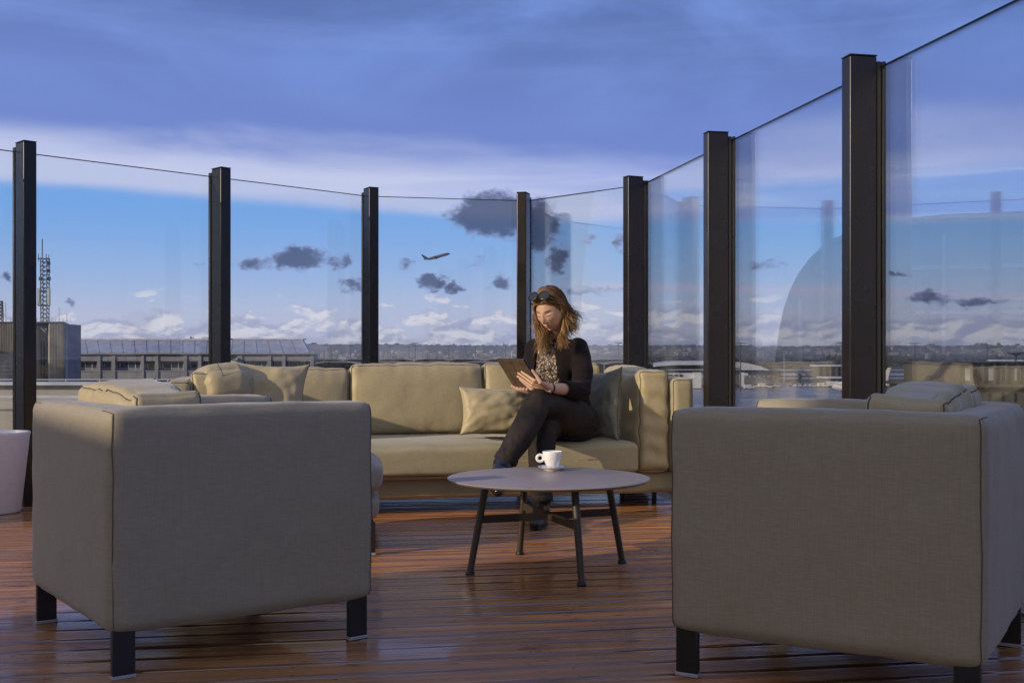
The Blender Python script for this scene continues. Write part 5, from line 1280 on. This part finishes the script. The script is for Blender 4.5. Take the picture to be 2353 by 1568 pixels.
# cardigan
cg = MB(); torso(cg, .014, .43, .915, 48)
for s in (1, -1): chain(cg, [(*tcen(.74)+S_*.064*s+Fw*.070, .058), (*tcen(.70)+S_*.06*s+Fw*.06, .058)])
slE = LW.lerp(LE, .47)
chain(cg, [(*LS+Vector((-.02, .01, .006)), .056), (*LS.lerp(LE, .5)+Vector((.012, 0, 0)), .053), (*LE+Vector((.004, .0, -.002)), .050), (*LE.lerp(slE, .6), .044), (*slE, .041)], 20)
chain(cg, [(*RS+Vector((.02, -.01, .006)), .054), (*RS.lerp(RE, .5), .050), (*RE, .047), (*RE.lerp(RW, .55), .040)], 20)
def segd(p, a, b): u = max(0, min(1, (p-a).dot(b-a)/(b-a).length_squared)); return (p-a.lerp(b, u)).length
def foldc(p):
    d1 = min(segd(p, LS, LE), segd(p, LE, slE)); w_ = math.exp(-((p-LE).length/.07)**2)
    n_ = fbm(p, 14, 3)*.006+math.sin((p.z*1.0+p.x*.7)*120+fbm(p, 9)*5)*.0026*(w_+.35)
    d = p-tcen(p.z); d.z = 0; d = d.normalized() if d.length > 1e-4 else Vector((0, 0, 0)); return p+d*n_
card = remesh('cardigan', cg, .0055, M['knit'], 4, foldc)
bm = bmesh.new(); bm.from_mesh(card.data); kill = []
for v in bm.verts:
    p = Vector(v.co)+WL; c = tcen(p.z); u = (p-c).dot(S_); f = (p-c).dot(Fw)
    arm = min(segd(p, LS, LE), segd(p, LE, slE), segd(p, RS, RE), segd(p, RE, RW))
    w_ = .058+.030*max(0, (.86-p.z)/.3)
    if f > .01 and abs(u+.012) < w_ and (arm > .060 or f > .14 and False): kill.append(v)
    elif p.z > .895 and (p-c).length < .085: kill.append(v)
    elif (p-slE).dot((LW-LE).normalized()) > .012 and segd(p, LE, LW) < .06: kill.append(v)
bmesh.ops.delete(bm, geom=list(set(kill)), context='VERTS'); bm.to_mesh(card.data); bm.free()
sd = card.modifiers.new('thick', 'SOLIDIFY'); sd.thickness = .005; sd.offset = 0
# trousers
tr_ = MB()
secs = [((.30, 6.06, .375), S_*.13, Fw*.12), ((.300, 6.055, .43), S_*.165, Fw*.130), ((.295, 6.06, .50), S_*.160, Fw*.122), ((.285, 6.06, .565), S_*.142, Fw*.108)]
tr_.loft(secs, 40)
KL = (.130, 5.575, .598); chain(tr_, [(.365, 6.03, .470, .108), (.300, 5.87, .515, .098), (.215, 5.72, .562, .083), (*KL, .067), (.090, 5.50, .515, .070), (.036, 5.42, .430, .064), (-.010, 5.365, .362, .056), (-.026, 5.348, .338, .055)], 24)
chain(tr_, [(.215, 6.12, .460, .105), (.190, 5.92, .468, .092), (.170, 5.67, .470, .064), (.148, 5.615, .36, .069), (.142, 5.575, .22, .060), (.146, 5.56, .128, .057)], 24)
def foldt(p):
    k1 = math.exp(-((p-Vector(KL)).length/.10)**2); k2 = math.exp(-((p-Vector((.33, 5.98, .53))).length/.12)**2); k3 = math.exp(-((p-Vector((-.02, 5.35, .35))).length/.07)**2)+math.exp(-((p-Vector((.148, 5.565, .15))).length/.07)**2)
    a = fbm(p, 10, 3)*.007+math.sin((p.x*1.2+p.z*.6-p.y*.5)*95+fbm(p, 8)*6)*.0036*(k1+k2+k3*1.4)
    return p+Vector((-.3, -.8, .3))*a if p.z > .37 or p.y < 5.9 else p
jeans = remesh('trousers', tr_, .0062, M['denim'], 4, foldt)
# turned-up hems
for (c, ax_, r) in ((Vector((-.027, 5.346, .334)), Vector((-.34, -.15, -.75)), .058), (Vector((.146, 5.56, .124)), Vector((-.02, -.05, -1)), .058)):
    ax_.normalize(); m = MB(); m.tube([c-ax_*.014-WL, c-ax_*.012-WL, c+ax_*.014-WL, c+ax_*.016-WL], [r*.97, r, r, r*.96], 28); m.obj('trouser_hem', M['denim'], woman, smooth=True)
# boots
def boot(pts, sole, name='boot'):
    mb = MB(); chain(mb, pts, 20)
    for a, b, r in sole: chain(mb, [(*a, r), (*b, r)], 14)
    return mb
b1 = MB(); chain(b1, [(.146, 5.56, .165, .045), (.146, 5.56, .10, .044), (.147, 5.555, .062, .046)], 20)
chain(b1, [(.147, 5.55, .062, .044), (.138, 5.47, .062, .046), (.126, 5.38, .046, .045), (.115, 5.31, .036, .034), (.110, 5.285, .031, .027)], 20)
b1o = remesh('boot', b1, .005, M['boot'], 4, lambda p: Vector((p.x, p.y, max(.012, p.z))))
m = MB(); m.tube([(-.104+.001, -.335, .006), (-.104, -.335, .014)], [.044, .043], 24); 
so_ = MB(); pts_ = []
for k in range(40):
    a = 2*math.pi*k/40; L_ = .148*math.cos(a); W_ = .041*math.sin(a)*(1+.10*math.cos(a)) ; dirv = Vector((-.135, -.99, 0)); side = Vector((.99, -.135, 0)); q = Vector((.130, 5.425, 0))+dirv*L_+side*W_; pts_.append((q.x-WL.x, q.y-WL.y))
so_.prism(pts_, 'z', .001, .0135); so_.obj('boot_sole', M['rubber'], b1o, bevel=.002)
b2 = MB(); A0 = Vector((-.030, 5.345, .345)); 
chain(b2, [(*A0, .045), (-.045, 5.325, .312, .047), (-.040, 5.335, .285, .045)], 20)
chain(b2, [(-.030, 5.350, .290, .036), (-.055, 5.285, .278, .044), (-.066, 5.215, .245, .042), (-.066, 5.155, .214, .033), (-.064, 5.130, .203, .025)], 20)
b2o = remesh('boot', b2, .005, M['boot'], 4)
m = MB(); m.tube([Vector((-.012, 5.365, .265))-WL, Vector((-.018, 5.355, .222))-WL], [.026, .023], 16); m.obj('boot_heel', M['rubber'], b2o)
# hair
hb_ = [MB(), MB(), MB()]; rnd = random.Random(21)
def scalp(th, ph, k=1.0):
    """th from crown, ph azimuth (0 = face front, + = her left / viewer right)"""
    a = math.sin(th)*math.sin(ph); b = -math.sin(th)*math.cos(ph); c = math.cos(th)
    x, y, z = a*.071*k, b*.093*k, c*.113*k; return Vector((x, y, z))
cap = MB(); vs = []; nn = 64; mm = 30
for i in range(mm+1):
    for k in range(nn):
        ph = -math.pi+2*math.pi*k/nn; lim = 1.00+ .95*min(1, max(0, (abs(ph)-.75)/.9)); lim = min(lim, 2.1)
        th = lim*i/mm; kk = 1.075+.02*math.sin(i*.5) if i < mm-1 else 1.00+.04*(mm-i); vs.append(hw(scalp(th, ph, kk)))
cap.add([v-WL for v in vs], [(i*nn+k, (i+1)*nn+k, (i+1)*nn+(k+1) % nn, i*nn+(k+1) % nn) for i in range(mm) for k in range(nn)])
hair = cap.obj('hair', HM[1], woman, smooth=True)
def lock(root, ph_end, th_end, hang, drift, r0, mi, wave, lift=1.10):
    th0, ph0 = root; pts = []; rr = []
    N1 = 8
    for i in range(N1):
        u = i/(N1-1); th = th0+(th_end-th0)*u; ph = ph0+(ph_end-ph0)*(u**.8); k = lift+.05*math.sin(u*math.pi)+rnd.uniform(-.004, .004)
        pts.append(hw(scalp(th, ph, k))); rr.append(r0*(.55+.45*min(1, u*3)))
    e = pts[-1]; d0 = (pts[-1]-pts[-2]).normalized()*.02; N2 = 12; w1, w2, p1, p2 = wave; p1 = ph_end*5+rnd.uniform(0, 1.3); p2 = ph_end*4+rnd.uniform(0, 1.3)
    for i in range(1, N2+1):
        u = i/N2; q = e+d0*min(1, u*3)*1.0+Vector((drift[0]*u**1.2, drift[1]*u, -hang*u))+Vector((w1*math.sin(u*10+p1), w1*math.cos(u*9+p2), 0))*u
        pts.append(q); rr.append(r0*(1-u**2.2*.85))
    hb_[mi].tube([p-WL for p in pts], rr, 5, flat=.55)
def wv(a): return (a*rnd.uniform(.5, 1.3), 0, rnd.uniform(0, 6), rnd.uniform(0, 6))
def tone(bias=0): v = rnd.random()+bias; return 0 if v < .30 else (1 if v < .74 else 2)  # bias paints sunlight into the hair colour: sun-side and front locks paler
for k in range(420):   # her right (viewer left): falls beside the face and onto the chest
    ph = -rnd.uniform(.05, 1.6); th = rnd.uniform(.12, 1.0)
    pe = -rnd.uniform(1.25, 2.0); lock((th, ph), pe, rnd.uniform(1.25, 1.75), rnd.uniform(.13, .225), (rnd.uniform(-.012, .022)+.01*(abs(pe)-1.2), rnd.uniform(-.07, .01)), rnd.uniform(.0012, .0030), tone(.38), wv(.013), rnd.uniform(1.07, 1.16))
for k in range(340):   # her left (viewer right), behind the ear, onto the shoulder
    ph = rnd.uniform(.05, 1.7); th = rnd.uniform(.12, 1.0)
    pe = rnd.uniform(1.75, 2.5); lock((th, ph), pe, rnd.uniform(1.35, 1.8), rnd.uniform(.06, .13), (rnd.uniform(.00, .055), rnd.uniform(-.07, .02)), rnd.uniform(.0012, .0030), tone(-.05), wv(.013), rnd.uniform(1.07, 1.18))
for k in range(210):    # in front of the left shoulder, along the jaw
    pe = rnd.uniform(1.45, 1.8); lock((rnd.uniform(.5, 1.0), rnd.uniform(.9, 1.7)), pe, rnd.uniform(1.8, 1.98), rnd.uniform(.10, .165), (rnd.uniform(-.040, .01), rnd.uniform(-.10, -.05)), rnd.uniform(.0011, .0027), tone(.4), wv(.013), rnd.uniform(1.02, 1.10))
for k in range(220):   # back
    ph = rnd.choice((-1, 1))*rnd.uniform(1.5, 3.1); pe = ph*rnd.uniform(.92, 1.05); lock((rnd.uniform(.1, .9), ph), pe, rnd.uniform(1.4, 1.9), rnd.uniform(.06, .13), (rnd.uniform(.0, .05), rnd.uniform(-.02, .03)), rnd.uniform(.002, .004), tone(-.2), wv(.013), rnd.uniform(1.06, 1.2))
for k in range(90):    # wind-blown ends on the viewer's right
    pe = rnd.uniform(1.7, 2.6); lock((rnd.uniform(.3, .9), rnd.uniform(1.0, 2.2)), pe, rnd.uniform(1.3, 1.6), rnd.uniform(.05, .10), (rnd.uniform(.04, .10), rnd.uniform(-.03, .03)), rnd.uniform(.0007, .0022), tone(-.1), wv(.013), rnd.uniform(1.1, 1.22))
for k in range(50):    # loose strands viewer's left
    lock((rnd.uniform(.5, 1.0), -rnd.uniform(.5, 1.4)), -rnd.uniform(1.1, 1.6), rnd.uniform(1.2, 1.6), rnd.uniform(.06, .15), (rnd.uniform(-.035, .0), rnd.uniform(-.03, .01)), rnd.uniform(.0006, .0016), tone(.2), wv(.014), rnd.uniform(1.1, 1.2))
for k in range(150):    # swept back from the hairline over the top
    ph = rnd.uniform(-1.1, 1.1); pts = []; th0 = rnd.uniform(.86, .98); sg = ph*1.5
    for i in range(9):
        u = i/8; th = th0*(1-u*1.35); k_ = 1.09+.045*math.sin(u*3.1)+rnd.uniform(-.006, .006)
        pts.append(hw(scalp(abs(th), (ph+(sg-ph)*u) if th > 0 else math.pi+(sg), k_)))
    hb_[tone(.02)].tube([p-WL for p in pts], [.0012, .0018, .002, .0022, .0022, .002, .002, .0014, .001], 5, flat=.5)
for mb_, mm_, nm in zip(hb_, HM, ('hair_strands', 'hair_strands', 'hair_strands')):
    o = mb_.obj(nm, mm_, hair, smooth=True); o['kind'] = 'stuff'
# sunglasses pushed up on the head
sg_ = empty('sunglasses', hw((0, -.100, .082)), 0); sg_.parent = woman; sg_.location = hw((.007, -.089, .118))-WL
sg_.rotation_euler = (HR @ Matrix.Rotation(R(-52), 3, 'X')).to_euler()
for s in (-1, 1):
    m = MB(); m.sphere((0, 0, 0), (.0285, .004, .0240), 24, 12); l_ = m.obj('lens', M['lens'], sg_, loc=(s*.0340, .002, 0), smooth=True); l_.rotation_euler = (0, 0, R(s*9))
    m = MB(); m.tube([(.0298*math.cos(a), 0, .0252*math.sin(a)) for a in [2*math.pi*i/28 for i in range(29)]], .0024, 6, cap=False); fr_ = m.obj('frame', M['rubber'], sg_, loc=(s*.0340, .001, 0), smooth=True); fr_.rotation_euler = (0, 0, R(s*9))
    m = MB(); m.tube([(s*.062, .006, .006), (s*.074, .03, -.002), (s*.079, .085, -.012), (s*.076, .118, -.030)], [.0028, .0022, .002, .0018], 6); m.obj('temple', M['rubber'], sg_, smooth=True)
m = MB(); m.tube([(-.008, .0, .004), (0, -.002, .006), (.008, 0, .004)], .002, 6); m.obj('bridge', M['chrome'], sg_, smooth=True)
# tablet in its folding case
ux = eb.normalized(); uz = -ea.normalized(); uy = TN*-1
mx_ = Matrix((ux, uy, uz)).transposed().to_4x4(); W_, H_ = .235, ea.length
tab = empty('tablet', (0, 0, 0), 0, 'tablet in a dark brown folding leather case held by the seated woman', 'tablet'); tab.matrix_world = Matrix.Translation(BL) @ mx_
bc_ = MB(); bc_.box(0, W_, 0, .007, 0, H_); bc_.obj('body', M['black_metal'], tab, bevel=.0035)
sc_ = MB(); sc_.box(.008, W_-.008, .0072, .0082, .008, H_-.008); sc_.obj('screen', M['rubber'], tab)
xs = [0, .042, .115, .188, W_]
for k in range(4): m = MB(); m.box(xs[k]+.0010, xs[k+1]-.0010, -.0035, -.0004, 0, H_); m.obj('case_panel', M['leather_case'], tab, bevel=.0012)
